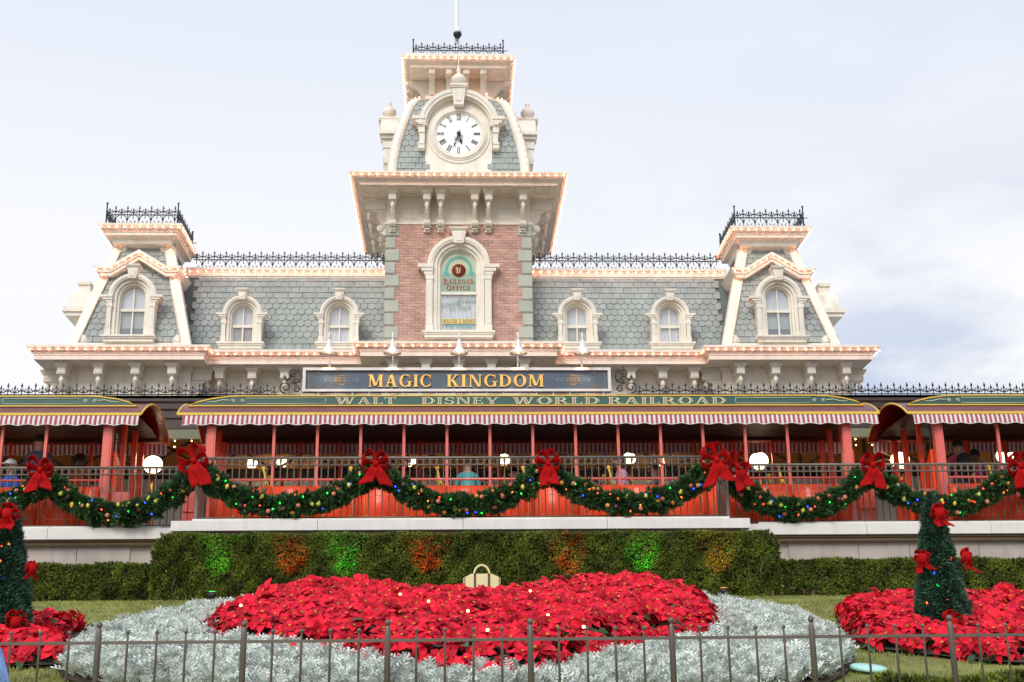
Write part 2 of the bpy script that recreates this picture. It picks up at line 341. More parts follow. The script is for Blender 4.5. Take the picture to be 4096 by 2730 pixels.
def glyph(c):
    if c == 'I': return .42, _stem(.21, TK)
    if c == 'L': return .72, _stem(.22, TK) + [_rect(.3, .66, 0, SH), _rect(.6, .66, 0, .27)]
    if c == 'T': return .80, [_rect(.3, .5, 0, 1), _ser(.4, TK, 0), _rect(.05, .75, 1 - SH, 1), _rect(.05, .11, .74, 1), _rect(.69, .75, .74, 1)]
    if c == 'E': return .76, _stem(.22, TK) + [_rect(.3, .68, 0, SH), _rect(.62, .68, 0, .27), _rect(.3, .66, 1 - SH, 1), _rect(.60, .66, .75, 1), _rect(.3, .55, .47, .54), _rect(.5, .55, .38, .63)]
    if c == 'F': return .72, _stem(.22, TK) + [_rect(.3, .66, 1 - SH, 1), _rect(.60, .66, .75, 1), _rect(.3, .55, .47, .54), _rect(.5, .55, .38, .63)]
    if c == 'A': return .94, [_diag(.72, 0, .47, 1, TK), _diag(.17, 0, .43, 1, TN), _ser(.72, TK, 0), _ser(.17, TN, 0), _rect(.28, .62, .30, .30 + SH)]
    if c == 'V': return .94, [_diag(.45, 0, .22, 1, TK), _diag(.50, 0, .77, 1, TN), _ser(.22, TK, 1), _ser(.77, TN, 1)]
    if c == 'W': return 1.32, [_diag(.38, 0, .20, 1, TK), _diag(.43, 0, .66, 1, TN), _diag(.86, 0, .66, 1, TK), _diag(.91, 0, 1.12, 1, TN), _ser(.2, TK, 1), _ser(.66, TK, 1), _ser(1.12, TN, 1)]
    if c == 'M': return 1.12, [_rect(.13, .13 + TN, 0, 1), _ser(.17, TN, 0), _ser(.2, TK, 1), _diag(.54, .08, .24, 1, TK), _diag(.56, .08, .87, 1, TN), _rect(.82, .82 + TK, 0, 1), _ser(.92, TK, 0), _ser(.92, TK, 1)]
    if c == 'N': return .98, [_rect(.14, .14 + TN, 0, 1), _ser(.18, TN, 0), _ser(.2, TK, 1), _diag(.76, 0, .24, 1, TK), _rect(.76, .76 + TN, 0, 1), _ser(.80, TN, 1)]
    if c == 'K': return .92, _stem(.22, TK) + [_diag(.36, .42, .70, 1, TN), _diag(.72, 0, .44, .56, TK), _ser(.72, TK, 0), _ser(.70, TN, 1)]
    if c == 'O': return .92, _bowl(.46, .5, .42, .52, .19, .07, 0, 360, 26)
    if c == 'C': return .84, _bowl(.46, .5, .42, .52, .19, .07, 48, 315, 22) + [_rect(.72, .78, .66, 1), _rect(.73, .78, .08, .3)]
    if c == 'G': return .92, _bowl(.46, .5, .42, .52, .19, .07, 48, 312, 22) + [_rect(.74, .79, .66, 1), _rect(.66, .84, 0.02, .42), _rect(.56, .93, .39, .45)]
    if c == 'D': return .92, _stem(.22, TK) + _bowl(.36, .5, .50, .5, .19, .07, -90, 90, 16) + [_rect(.3, .38, 0, .07), _rect(.3, .38, .93, 1)]
    if c == 'R': return .90, _stem(.22, TK) + _bowl(.40, .74, .30, .26, .16, .065, -90, 90, 12) + [_rect(.3, .42, .48, .545), _rect(.3, .42, .935, 1), _diag(.74, 0, .46, .5, TK), _ser(.74, TK, 0)]
    if c == 'P': return .80, _stem(.22, TK) + _bowl(.40, .74, .30, .26, .16, .065, -90, 90, 12) + [_rect(.3, .42, .48, .545), _rect(.3, .42, .935, 1)]
    if c == 'Y': return .90, [_rect(.35, .55, 0, .46), _ser(.45, TK, 0), _diag(.43, .4, .19, 1, TK), _diag(.50, .4, .76, 1, TN), _ser(.19, TK, 1), _ser(.76, TN, 1)]
    if c == 'S': return .70, _bowl(.36, .745, .27, .265, .13, .08, 30, 270, 16) + _bowl(.36, .265, .29, .275, .14, .08, -150, 90, 16) + [_rect(.57, .62, .68, 1), _rect(.08, .13, 0, .33)]
    if c == 'X': return .90, [_diag(.70, 0, .20, 1, TK), _diag(.20, 0, .70, 1, TN), _ser(.7, TK, 0), _ser(.2, TN, 0), _ser(.2, TK, 1), _ser(.7, TN, 1)]
    if c == 'H': return .96, _stem(.22, TK) + _stem(.74, TK) + [_rect(.3, .66, .46, .53)]
    return .5, []
def textw(t, ls=.06): return sum((glyph(c)[0] + ls) if c != ' ' else .55 for c in t) - ls
def letter_mesh(c, h, sx, d, m, grow=0.0):
    b = MB(); k = 0
    for q in glyph(c)[1]:
        cx = sum(p[0] for p in q) / len(q); cz = sum(p[1] for p in q) / len(q)
        b.prism([(p[0] * h * sx, p[1] * h) for p in q], -d - 0.0007 * (k % 5), 0, 'y'); k += 1
    return b.mesh('letter_' + c, m)
def write(t, x0, x1, z0, h, y, d, m, parent, name='letter', ls=.06):
    sx = (x1 - x0) / (textw(t, ls) * h); x = x0; cache = {}
    for c in t:
        if c == ' ': x += .55 * h * sx; continue
        if c not in cache: cache[c] = letter_mesh(c, h, sx, d, m)
        put(name, cache[c], parent, (x, y, z0)); x += (glyph(c)[0] + ls) * h * sx
def fontmesh(t, size, m, sx=1.0, shear=0.0, ext=0.003, off=0.0):
    cu = bpy.data.curves.new('t', 'FONT'); cu.body = t; cu.size = size; cu.extrude = ext; cu.shear = shear; cu.align_x = 'CENTER'; cu.offset = off
    o = bpy.data.objects.new('t', cu); COL.objects.link(o); dg = bpy.context.evaluated_depsgraph_get()
    me = bpy.data.meshes.new_from_object(o.evaluated_get(dg)); bpy.data.objects.remove(o)
    me.transform(Matrix.Rotation(pi / 2, 4, 'X') @ Matrix.Diagonal((sx, 1, 1, 1))); me.materials.clear(); me.materials.append(m); return me
# ------------------------------------------------------------------ ground
def gz(Y):
    Y = np.minimum(Y, 22.8); d = 22.8 - Y
    return 4.03 - 0.1074 * d - 0.0045 * d * d
b = MB(); b.box(-900, 900, -300, 1500, -0.3, 0.0)
PAVE = mat('grey_paving', (0.23, 0.21, 0.20), 0.85, var=0.1, bump=0.2)
put('plaza', b.mesh('plaza', PAVE), kind='structure')

# ------------------------------------------------------------------ the station building
st = thing('railway_station', 'cream victorian railway station with brick clock tower and grey-green mansard roofs', 'station building', (0, 31.2, 0))
bulbs = []
def pathpts(path, off, z, sp, closed=False, start=0.5):
    b = []; m = len(path); P = []
    for i in range(m):
        p = Vector(path[i]); ns = []
        if closed or i > 0: d = (p - Vector(path[i - 1])).normalized(); ns.append(Vector((d.y, -d.x)))
        if closed or i < m - 1: d = (Vector(path[(i + 1) % m]) - p).normalized(); ns.append(Vector((d.y, -d.x)))
        nn = ns[0] if len(ns) == 1 else (ns[0] + ns[1]) / (1 + ns[0].dot(ns[1])); P.append(p + nn * off)
    for i in range(m if closed else m - 1):
        a, c = P[i], P[(i + 1) % m]; Ln = (c - a).length; n = max(1, round(Ln / sp))
        for k in range(n):
            q = a + (c - a) * ((k + start) / n); b.append((q.x, q.y, z))
    return b
# brackets -----------------------------------------------------------------
def bracket_mesh(s=1.0, dep=0.55, H=1.0, name='bracket'):
    b = MB(); d = dep
    b.box(-.18 * s, .18 * s, -d, 0, -.04, 0); b.box(-.15 * s, .15 * s, -d + .03, 0, -.085, -.04); b.box(-.125 * s, .125 * s, -d + .055, 0, -.12, -.085)
    b.box(-.10 * s, .10 * s, -d + .08, -.02, -.29 * H, -.12); b.box(-.075 * s, .075 * s, -d + .068, -d + .08, -.26 * H, -.15)
    # curved web down to the wall
    top = -.29 * H; pts = [(-d + .12, top), (0, top), (0, -.95 * H)]
    for i in range(9):
        a = i / 8; pts.append((-.17 + .10 * sin(a * pi * 2) - .10 * a * 0 - (0.0 if a < .5 else .0), -.95 * H + (.66 * H + .0) * a)) if a < .99 else None
    b.prism([(y, z) for y, z in pts], -.065 * s, .065 * s, 'x')
    # pendant
    py = -d + .17
    b.lathe([(.02 * s, top), (.035 * s, top - .02), (.022 * s, top - .05), (.055 * s, top - .09 * H), (.062 * s, top - .14 * H), (.045 * s, top - .19 * H), (.018 * s, top - .215 * H), (.026 * s, top - .235 * H), (.004, top - .26 * H)], (0, py, 0), 10)
    # scroll foot with ribs
    for k in range(4):
        x = (-.072 + .048 * k) * s
        b.lathe([(.085, x - .021 * s), (.098, x), (.085, x + .021 * s)], (0, -.16, -.80 * H), 12, 'x')
    b.box(-.09 * s, .09 * s, -.09, 0, -1.0 * H, -.88 * H)
    return b.mesh(name, CREAM)
BR = bracket_mesh(); BRS = bracket_mesh(.9, .62, .98, 'tower_bracket')
def toes(x, y, z):
    b = MB()
    for k in range(3): b.prism([(x - .105 + .075 * k, z + .06), (x - .045 + .075 * k, z + .06), (x - .035 + .075 * k, z), (x - .115 + .075 * k, z)], y - .09, y, 'y')
    return b.mesh('bracket_toes', CREAM)
# eaves --------------------------------------------------------------------
EAVE = [(-10.14, 37.5), (-10.14, 30.5), (-5.87, 30.5), (-5.87, 30.9), (-2.48, 30.9), (-2.48, 30.2), (2.48, 30.2), (2.48, 30.9), (5.87, 30.9), (5.87, 30.5), (10.14, 30.5), (10.14, 37.5)]
PR = [(-1.6, 10.87), (-.02, 10.85), (0, 10.84), (0, 10.785), (-.015, 10.78), (-.03, 10.76), (-.055, 10.72), (-.10, 10.69), (-.12, 10.69), (-.12, 10.66), (-.135, 10.655), (-.135, 10.625), (-.15, 10.62), (-.15, 10.52), (-.17, 10.515), (-.17, 10.53), (-1.5, 10.53)]
b = MB(); b.sweep(EAVE, PR); put('eaves_cornice', b.mesh('eaves_cornice', CREAM), st)
bulbs += pathpts(EAVE, .012, 10.725, .215)
# lower walls under the eaves: plan wall line
WALLP = [(-9.55, 37.5), (-9.55, 31.35), (-6.45, 31.35), (-6.45, 31.75), (-1.85, 31.75), (-1.85, 31.05), (1.85, 31.05), (1.85, 31.75), (6.45, 31.75), (6.45, 31.35), (9.55, 31.35), (9.55, 37.5)]
b = MB(); b.sweep(WALLP, [(-.3, 5.4), (0, 5.4), (0, 9.42), (.05, 9.44), (.05, 9.52), (0, 9.54), (0, 10.4), (.04, 10.42), (.04, 10.54), (-.3, 10.54)]); put('frieze_wall', b.mesh('frieze_wall', CREAM), st)
b = MB(); b.box(-9.2, 9.2, 37.3, 37.5, 5.3, 13); put('rear_wall', b.mesh('rear_wall', CREAM2), st)
b = MB(); b.box(-9.3, 9.3, 33.6, 37.4, 10.88, 11.0); b.box(-6.9, -1.5, 32.5, 35, 13.2, 13.3); b.box(1.5, 6.9, 32.5, 35, 13.2, 13.3); put('flat_roof', b.mesh('flat_roof', SBASE), st)
for xs, yw in (((-9.4, -8.54, -7.67, -6.81, 6.81, 7.67, 8.54, 9.4), 31.35), ((-5.76, -4.98, -4.2, -3.42, -2.68, 2.68, 3.42, 4.2, 4.98, 5.76), 31.75), ((-1.56, -.78, 0, .78, 1.56), 31.05)):
    for x in xs: put('bracket', BR, st, (x, yw, 10.53))
for sx in (-1, 1):
    for y in (31.7, 32.6): put('bracket', BR, st, (sx * 9.55, y, 10.53), (0, 0, sx * pi / 2))
    put('bracket', BR, st, (sx * 6.45, 31.56, 10.53), (0, 0, -sx * pi / 2))
# frieze panels between brackets
def panel(x0, x1, z0, z1, y, c=.09):
    b = MB()
    P = [(x0 + c, z0), (x1 - c, z0), (x1, z0 + c), (x1, z1 - c), (x1 - c, z1), (x0 + c, z1), (x0, z1 - c), (x0, z0 + c)]
    b.tube([(p[0], y - .004, p[1]) for p in P], .018, 4, closed=True, smooth=False); b.prism(P, y - .012, y + .01); return b.mesh('frieze_panel', CREAM)
PAN = {}
for sx in (-1, 1):
    for a, c, y in ((6.98, 7.50, 31.35), (7.84, 8.37, 31.35), (8.71, 9.23, 31.35), (2.86, 3.26, 31.75), (3.6, 4.04, 31.75), (4.38, 4.8, 31.75), (5.16, 5.58, 31.75)):
        x0, x1 = (a, c) if sx > 0 else (-c, -a); put('frieze_panel', panel(x0, x1, 9.62, 10.14, y), st)

# ---------------------------------------------------------------- shingles
HS = .165; WS = .183
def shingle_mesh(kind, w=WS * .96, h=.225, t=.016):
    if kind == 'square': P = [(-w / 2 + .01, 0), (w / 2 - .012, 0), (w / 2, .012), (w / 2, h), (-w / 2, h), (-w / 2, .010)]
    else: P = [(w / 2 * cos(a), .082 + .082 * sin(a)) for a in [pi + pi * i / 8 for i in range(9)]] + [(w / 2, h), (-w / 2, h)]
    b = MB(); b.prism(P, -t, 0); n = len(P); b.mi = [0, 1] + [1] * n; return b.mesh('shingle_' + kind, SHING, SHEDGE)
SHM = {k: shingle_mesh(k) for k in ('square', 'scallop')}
SHL = []           # (kind, x, y, z, tilt)
def field(z0, z1, xl, xr, yf, kinds, excl=None, tilt=None):
    """rows of shingles; xl/xr/yf are functions of z"""
    n = int(round((z1 - z0) / HS))
    for r in range(n):
        z = z0 + (z1 - z0) * r / n; a, c = xl(z), xr(z); off = (r % 2) * WS / 2; sl_ = (yf(z + .1) - yf(z)) / .1
        x = a - WS + off
        k = kinds(r, n)
        x = math.floor(a / WS) * WS + off
        while x < c + WS * .5:
            if x > a - WS * .4 and not (excl and excl(x, z)): SHL.append((k, x + rnd.uniform(-.004, .004), yf(z) - .020 - rnd.uniform(0, .006), z + rnd.uniform(-.004, .004), -math.atan(sl_) - .10))
            x += WS
def slopepoly(b, pts): b.add(pts, [tuple(range(len(pts)))])
kw = lambda r, n: 'square' if (r < 3 or r > n - 5) else 'scallop'
wy = lambda z: 31.72 + (z - 10.9) * .27
DORM = [(-5.29, .83), (-2.93, .83), (2.93, .83), (5.24, .83)]
def dexcl(cx, s, zc=11.9):
    def f(x, z):
        dx = abs(x - cx); return (dx < .40 * s / .83 * .9 and z < zc) or (dx < .57 * s * 1.0 and z < 11.0) or ((dx / (.47 * s / .83)) ** 2 + ((z + .08 - zc) / .42) ** 2 < .75 and z >= zc - .3)
    return f
for sx in (-1, 1):
    b = MB(); x0, x1 = (-7.3, -1.7) if sx < 0 else (1.7, 7.3)
    slopepoly(b, [(x0, wy(10.85), 10.85), (x1, wy(10.85), 10.85), (x1, wy(13.3), 13.3), (x0, wy(13.3), 13.3)]); put('mansard_underlay', b.mesh('mansard_underlay', SBASE), st)
    ex = [dexcl(cx, s_) for cx, s_ in DORM]
    field(10.92, 13.22, (lambda z: -6.55 - 0) if sx < 0 else (lambda z: 1.86), (lambda z: -1.86) if sx < 0 else (lambda z: 6.55), wy, kw, lambda x, z: any(f(x, z) for f in ex))
    # ridge moulding
    pth = [(-6.9, 32.22), (-1.8, 32.22)] if sx < 0 else [(1.8, 32.22), (6.9, 32.22)]
    b = MB(); b.sweep(pth, [(-.5, 13.42), (0, 13.41), (0, 13.35), (-.02, 13.345), (-.05, 13.28), (-.05, 13.20), (-.075, 13.19), (-.075, 13.16), (-.3, 13.15)])
    put('ridge_cornice', b.mesh('ridge_cornice', CREAM), st)
    bulbs += pathpts(pth, .03, 13.295, .205)
# ---------------------------------------------------------------- arched windows
def arched(name, cx, yf, zs, zc, rg, ro, hp, hs, kt, kh, ksill, depth, parent, curtain, zmid, muntin=True, body=True, steps=3, shh=None):
    """an arched window: architrave, shoulders, pilasters, keystone, sill, sashes"""
    ri = rg + (ro - rg) * .22; rm = ro - (ro - rg) * .48; e = (ro - rg)
    b = MB(); b.arch(rm, ro - .02, zc, zc, yf, yf + .2, cx, legs=False); b.arch(rm + .02, ro, zc, zc, yf + .03, yf + .2, cx, legs=False)
    b.arch(rm + e * .14, ro - e * .14, zc, zc, yf - .02, yf, cx, legs=False)
    b.arch(ri, rm, zc, zs, yf + .07, yf + .24, cx); b.arch(rg, ri, zc, zs, yf + .14, yf + .30, cx)
    sh = shh or (ro - rg) * .9
    for s_ in (-1, 1):
        for k in range(steps):
            w = hs - (hs - hp) * (k + .3) / steps if k else hs; z1 = zc + .01 - sh * k / (steps + 1); z0 = zc + .01 - sh * (k + 1) / (steps + 1)
            xa, xb = rm + .005 * k, w; x0, x1 = (cx + xa, cx + xb) if s_ > 0 else (cx - xb, cx - xa); b.box(x0, x1, yf - .05 + .02 * k, yf + .25, z0, z1)
    o = put(name, b.mesh(name, CREAM), parent, (0, 0, 0))
    zt = zc + .01 - sh * steps / (steps + 1)
    for s_ in (-1, 1):
        q = MB(); xi = rm + .01; x0, x1 = (cx + xi, cx + hp) if s_ > 0 else (cx - hp, cx - xi)
        q.box(x0, x1, yf, yf + .22, zs, zt); q.box(x0 - .012, x1 + .012, yf - .012, yf + .2, zs, zs + .16); q.box(x0 - .015, x1 + .015, yf - .015, yf + .2, zt - .12, zt - .03); q.box(x0 + .03, x1 - .03, yf - .008, yf, zs + .2, zt - .17)
        put('pilaster', q.mesh('pilaster', CREAM), o)
    q = MB(); z1, z0 = kt, kt - kh
    q.prism([(cx - ro * .15, z0), (cx + ro * .15, z0), (cx + ro * .235, z1 - .06), (cx - ro * .235, z1 - .06)], yf - .08, yf + .2); q.prism([(cx - ro * .09, z0 + .05), (cx + ro * .09, z0 + .05), (cx + ro * .15, z1 - .12), (cx - ro * .15, z1 - .12)], yf - .095, yf - .08)
    q.box(cx - ro * .27, cx + ro * .27, yf - .11, yf + .2, z1 - .06, z1 - .03); q.box(cx - ro * .31, cx + ro * .31, yf - .13, yf + .2, z1 - .03, z1)
    put('keystone', q.mesh('keystone', CREAM), o)
    q = MB(); q.box(cx - ksill, cx + ksill, yf - .09, yf + .25, zs - .045, zs); q.box(cx - ksill + .03, cx + ksill - .03, yf - .06, yf + .25, zs - .085, zs - .045); q.box(cx - ksill + .055, cx + ksill - .055, yf - .03, yf + .25, zs - .16, zs - .085)
    put('sill', q.mesh('sill', CREAM), o)
    if body:
        q = MB(); q.arch(rg + .02, ro - .03, zc, zs - .1, yf + .2, yf + depth, cx); put('dormer_side', q.mesh('dormer_side', CREAM), o)
    # sashes and panes
    zb = zs + .03; yg = yf + .27
    q = MB(); q.arch(rg - .035, rg + .02, zc, zb, yg - .03, yg + .03, cx); q.box(cx - rg, cx + rg, yg - .05, yg + .02, zmid - .035, zmid + .035); q.box(cx - rg, cx + rg, yg - .04, yg + .02, zb, zb + .05)
    if muntin: q.box(cx - .017, cx + .017, yg - .035, yg + .015, zb + .05, zmid - .035); q.box(cx - .017, cx + .017, yg - .028, yg + .018, zmid + .035, zc + rg - .02)
    put('sash', q.mesh('sash', CREAM), o)
    A = [(cx + (rg - .01) * cos(a), zc + (rg - .01) * sin(a)) for a in [pi * i / 16 for i in range(17)]]
    if curtain != 'sign':
        for side in ((-1, 1) if muntin else (0,)):
            P = [p for p in A if (p[0] - cx) * side >= -1e-6]; 
            P = ([(cx, zmid)] if side > 0 else []) + ([(cx + rg - .01, zmid)] if side >= 0 else []) + P + ([(cx - rg + .01, zmid)] if side <= 0 else []) + ([(cx, zmid)] if side < 0 else [])
            q = MB(); q.prism(P, yg, yg + .006); put('pane', q.mesh('pane', GLASSM), o)
            x0, x1 = (cx, cx + rg - .01) if side > 0 else (cx - rg + .01, cx) if side < 0 else (cx - rg + .01, cx + rg - .01)
            q = MB(); q.box(x0, x1, yg + .008, yg + .013, zb, zmid); put('pane', q.mesh('pane', GLASSM), o)
        q = MB(); q.prism([(cx + rg, zmid)] + A + [(cx - rg, zmid)], yg + .05, yg + .06); put('blind', q.mesh('blind', CURT), o)
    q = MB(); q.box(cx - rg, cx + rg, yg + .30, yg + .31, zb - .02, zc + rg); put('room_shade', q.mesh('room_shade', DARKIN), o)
    # folded curtain over the lower sash
    n = 90; x = np.linspace(-rg, rg, n)
    if curtain == 'blind': V = [(cx + t, yg + .06, z) for t in x for z in (zb, zmid)]; cm = BLINDG
    else:
        cm = CURTP if curtain == 'pink' else CURT; V = []
        for t in x:
            u = abs(t) / rg; open_ = .12 if curtain == 'part' else 0
            for z in (zb, zmid):
                tt = t; 
                if open_ and z == zb: tt = t + np.sign(t) * open_ * rg * (1 - u)
                V.append((cx + tt, yg + .036 + .013 * sin(t * 62 + cx * 7) + .006 * sin(t * 37), z))
    F = [(2 * i, 2 * i + 2, 2 * i + 3, 2 * i + 1) for i in range(n - 1) if not (curtain == 'part' and i == n // 2 - 1)]
    q = MB(); q.add(V, F, True); put('curtain', q.mesh('curtain', cm), o)
    return o
for (cx, s_), cu in zip(DORM, ('pink', 'part', 'blind', 'part')):
    arched('dormer_window', cx, 31.30, 11.14, 11.88, .265, .48, .48, .62, 12.50, .27, .57, .85, st, cu, 11.62)

# ---------------------------------------------------------------- end pavilions
def pavilion(sx):
    X = 7.81 * sx; k = .255
    hw = lambda z: 1.42 - (z - 10.9) * k; yf = lambda z: 30.78 + (z - 10.9) * k; yb = lambda z: 33.62 - (z - 10.9) * k
    b = MB(); zz = (10.86, 13.8); v = []
    for z in zz: v += [(X - hw(z) + .05, yf(z) + .03, z), (X + hw(z) - .05, yf(z) + .03, z), (X + hw(z) - .05, yb(z), z), (X - hw(z) + .05, yb(z), z)]
    b.add(v, [(0, 1, 5, 4), (1, 2, 6, 5), (2, 3, 7, 6), (3, 0, 4, 7), (4, 5, 6, 7)]); put('mansard_underlay', b.mesh('mansard_underlay', SBASE), st)
    e2 = dexcl(X, 1.0, 12.1)
    def ex(x, z):
        dx = abs(x - X); return (dx < .48 and z < 12.1) or (dx < .60 and z < 10.97) or ((dx / .52) ** 2 + ((z + .08 - 12.1) / .52) ** 2 < .8 and z > 11.8) or (z > 13.62 - .0 and dx > .45)
    field(10.98, 13.72, lambda z: X - hw(z) + .14, lambda z: X + hw(z) - .14, yf, lambda r, n: 'square' if (r < 2 or r > 7) else 'scallop', ex)
    # side slope shingles facing the tower are hidden by trim: plain courses
    # corner boards
    for s_ in (-1, 1):
        q = MB(); v = []; w = .20
        for z in (10.9, 13.78):
            xo = X + s_ * hw(z); xi = X + s_ * (hw(z) - w); y0 = yf(z) - .075
            v += [(xo + s_ * .03, y0, z), (xi, y0, z), (xi, y0 + .08, z), (xo + s_ * .03, y0 + .25, z)]
        q.add(v, [(0, 1, 5, 4), (1, 2, 6, 5), (2, 3, 7, 6), (3, 0, 4, 7), (4, 5, 6, 7), (3, 2, 1, 0)]); 
        # inner bead and foot scroll
        q.tube([(X + s_ * (hw(z) - w), yf(z) - .07, z) for z in (11.0, 13.62)], .022, 6)
        q.lathe([(.16, -.05), (.16, .0), (.10, .012), (.10, .03)], (X + s_ * (hw(11.05) - w - .02), yf(11.05), 11.02), 18, 'y')
        q.lathe([(.13, -.05), (.13, .0)], (X + s_ * (hw(13.6) - w + .0), yf(13.6) - .02, 13.62), 16, 'y')
        put('corner_board', q.mesh('corner_board', CREAM), st)
        for i in range(12):
            z = 11.02 + i * .165
            if z < 12.8: bulbs.append((X + s_ * (hw(z) - .07), yf(z) - .12, z))
        for z in (13.18, 13.36, 13.54, 13.7): bulbs.append((X + s_ * (hw(z) - .07), yf(z) - .12, z))
    q = MB(); z = 10.9; q.box(X - 1.25, X + 1.25, yf(z) - .07, yf(z) + .05, 10.86, 10.95); q.box(X - .72, X + .72, yf(13.7) - .05, yf(13.7) + .1, 13.62, 13.80); put('base_moulding', q.mesh('base_moulding', CREAM), st)
    # gable hood
    P = [(-1.06, 13.0), (-.70, 12.99), (0, 13.42), (.70, 12.99), (1.06, 13.0)]; Q = [(-.90, 12.76), (-.66, 12.76), (0, 13.19), (.66, 12.76), (.90, 12.76)]
    q = MB(); y0 = 30.98
    for i in range(4):
        a, c, d, e_ = P[i], P[i + 1], Q[i + 1], Q[i]
        for (f0, f1, yy) in ((0, .28, y0), (.28, .6, y0 + .05), (.6, 1, y0 + .085)):
            pa = [(X + a[0] + (e_[0] - a[0]) * f0, a[1] + (e_[1] - a[1]) * f0), (X + c[0] + (d[0] - c[0]) * f0, c[1] + (d[1] - c[1]) * f0), (X + c[0] + (d[0] - c[0]) * f1, c[1] + (d[1] - c[1]) * f1), (X + a[0] + (e_[0] - a[0]) * f1, a[1] + (e_[1] - a[1]) * f1)]
            q.prism(pa, yy, 31.75 if i in (1, 2) else 32.4)
    put('gable_hood', q.mesh('gable_hood', CREAM), st)
    for i in range(2):
        for s_ in (-1, 1): bulbs.append((X + s_ * (.78 + .2 * i), y0 - .05, 12.89))
    for i in range(5):
        for s_ in (-1, 1):
            if i or s_ > 0: bulbs.append((X + s_ * i * .155, y0 - .05, 13.31 - i * .095))
    for s_ in (-1, 1):
        q = MB(); pth = [(X - 1.066, 33.2), (X - 1.066, 31.0)] if s_ < 0 else [(X + 1.066, 31.0), (X + 1.066, 33.2)]
        q.sweep(pth, [(-.10, 12.997), (0, 12.985), (-.05, 12.92), (-.12, 12.80), (-.16, 12.765)], capends=False); put('side_moulding', q.mesh('side_moulding', CREAM), st); bulbs.extend(pathpts(pth, .02, 12.89, .2)[:3])
    # cap
    cap = [(X - 1.02, 33.1), (X - 1.02, 30.9), (X + 1.02, 30.9), (X + 1.02, 33.1)]
    q = MB(); q.sweep(cap, [(-.95, 14.10), (0, 14.08), (0, 14.03), (-.02, 14.02), (-.05, 13.97), (-.10, 13.94), (-.12, 13.94), (-.13, 13.90), (-.15, 13.88), (-.15, 13.82), (-.22, 13.80), (-.28, 13.78), (-.32, 13.66), (-.9, 13.64)], closed=True); q.box(X - .6, X + .6, 31.4, 32.6, 14.0, 14.10); put('cap_cornice', q.mesh('cap_cornice', CREAM), st)
    bulbs.extend(pathpts(cap, .015, 13.975, .19, True)[:11 + 11 + 11])
    arched('dormer_window', X - .04 * 0, 30.60, 11.10, 12.10, .31, .57, .565, .745, 12.86, .34, .635, .9, st, 'blind' if sx < 0 else 'blind', 11.80)
    # dormer on the outer side, seen edge-on
    xo = sx * 9.22; q = MB()
    q.box(min(xo, xo + sx * .40), max(xo, xo + sx * .40), 31.55, 32.85, 11.90, 12.0); q.box(min(xo - sx * .1, xo + sx * .47), max(xo - sx * .1, xo + sx * .47), 31.5, 32.9, 12.0, 12.12)
    q.box(min(xo - sx * .4, xo - sx * .12), max(xo - sx * .4, xo - sx * .12), 31.62, 32.78, 11.1, 11.9)
    A = [(32.2 + .56 * cos(a), 12.12 + .60 * sin(a)) for a in [pi * i / 12 for i in range(13)]]; q.prism(A, xo - .3 if sx > 0 else xo + .3, xo + sx * .37, 'x')
    q.box(min(xo, xo + sx * .26), max(xo, xo + sx * .26), 32.08, 32.32, 12.6, 12.88); q.box(min(xo, xo + sx * .31), max(xo, xo + sx * .31), 32.04, 32.36, 12.88, 12.96)
    put('side_dormer', q.mesh('side_dormer', CREAM), st)
pavilion(-1); pavilion(1)

# ---------------------------------------------------------------- clock tower
# brick shaft
b = MB(); b.box(-1.78, 1.78, 31.7, 34.6, 10.8, 14.25); b.box(-1.78, -.66, 31.213, 31.7, 10.8, 14.25); b.box(.66, 1.78, 31.213, 31.7, 10.8, 14.25)
for i in range(22):
    x_ = -.66 + i * .06; b.box(x_, x_ + .06, 31.213, 31.6, 13.05 + sqrt(.72 ** 2 - min(abs(x_), abs(x_ + .06)) ** 2) - .05, 14.25)
put('tower_core', b.mesh('tower_core', MORTAR), st)
BW, BH = .20, .0722
def brick_mesh(w): 
    b = MB(); b.box(-w / 2 + .007, w / 2 - .007, 0, .03, .007, BH - .007); return b.mesh('brick_piece', BRICK)
BM = brick_mesh(BW); BHM = brick_mesh(BW / 2)
BL = []
z = 10.95; r = 0
while z < 14.2:
    x = -1.62 + (r % 2) * BW / 2
    while x < 1.65:
        dx = abs(x); inside = (dx < .72 and 11.2 < z < 13.1) or (z >= 13.0 and dx ** 2 + (z - 13.1) ** 2 < .60 ** 2)
        if not inside: BL.append((x, z))
        x += BW
    z += BH; r += 1
# quoins
for s_ in (-1, 1):
    z1 = 14.19; k = 0
    while z1 > 10.95:
        w = .35 if k % 2 == 0 else .25; h = .333; x0, x1 = (1.82 - w, 1.82) if s_ > 0 else (-1.82, -1.82 + w)
        b = MB(); z0 = z1 - h + .012; c = .012
        b.box(x0, x1, 31.185, 31.6, z0 + c, z1 - c); b.add([(x0, 31.185, z0 + c), (x1, 31.185, z0 + c), (x1, 31.185, z1 - c), (x0, 31.185, z1 - c), (x0 + .0, 31.215, z0), (x1, 31.215, z0), (x1, 31.215, z1), (x0, 31.215, z1)], [(0, 1, 5, 4), (2, 3, 7, 6)]); b.box(x0 + .015, x1 - .015, 31.172, 31.185, z0 + .03, z1 - .03)
        b.box(min(s_ * 1.80, s_ * 1.825), max(s_ * 1.80, s_ * 1.825), 31.62, 31.62 + w, z0, z1)
        put('quoin', b.mesh('quoin', QUOIN), st); z1 -= h; k += 1
cw = arched('arched_window', 0, 30.98, 11.33, 13.05, .465, .775, .80, 1.0, 14.0, .40, .88, .3, st, 'full', 12.38, muntin=False, body=True, shh=.36)
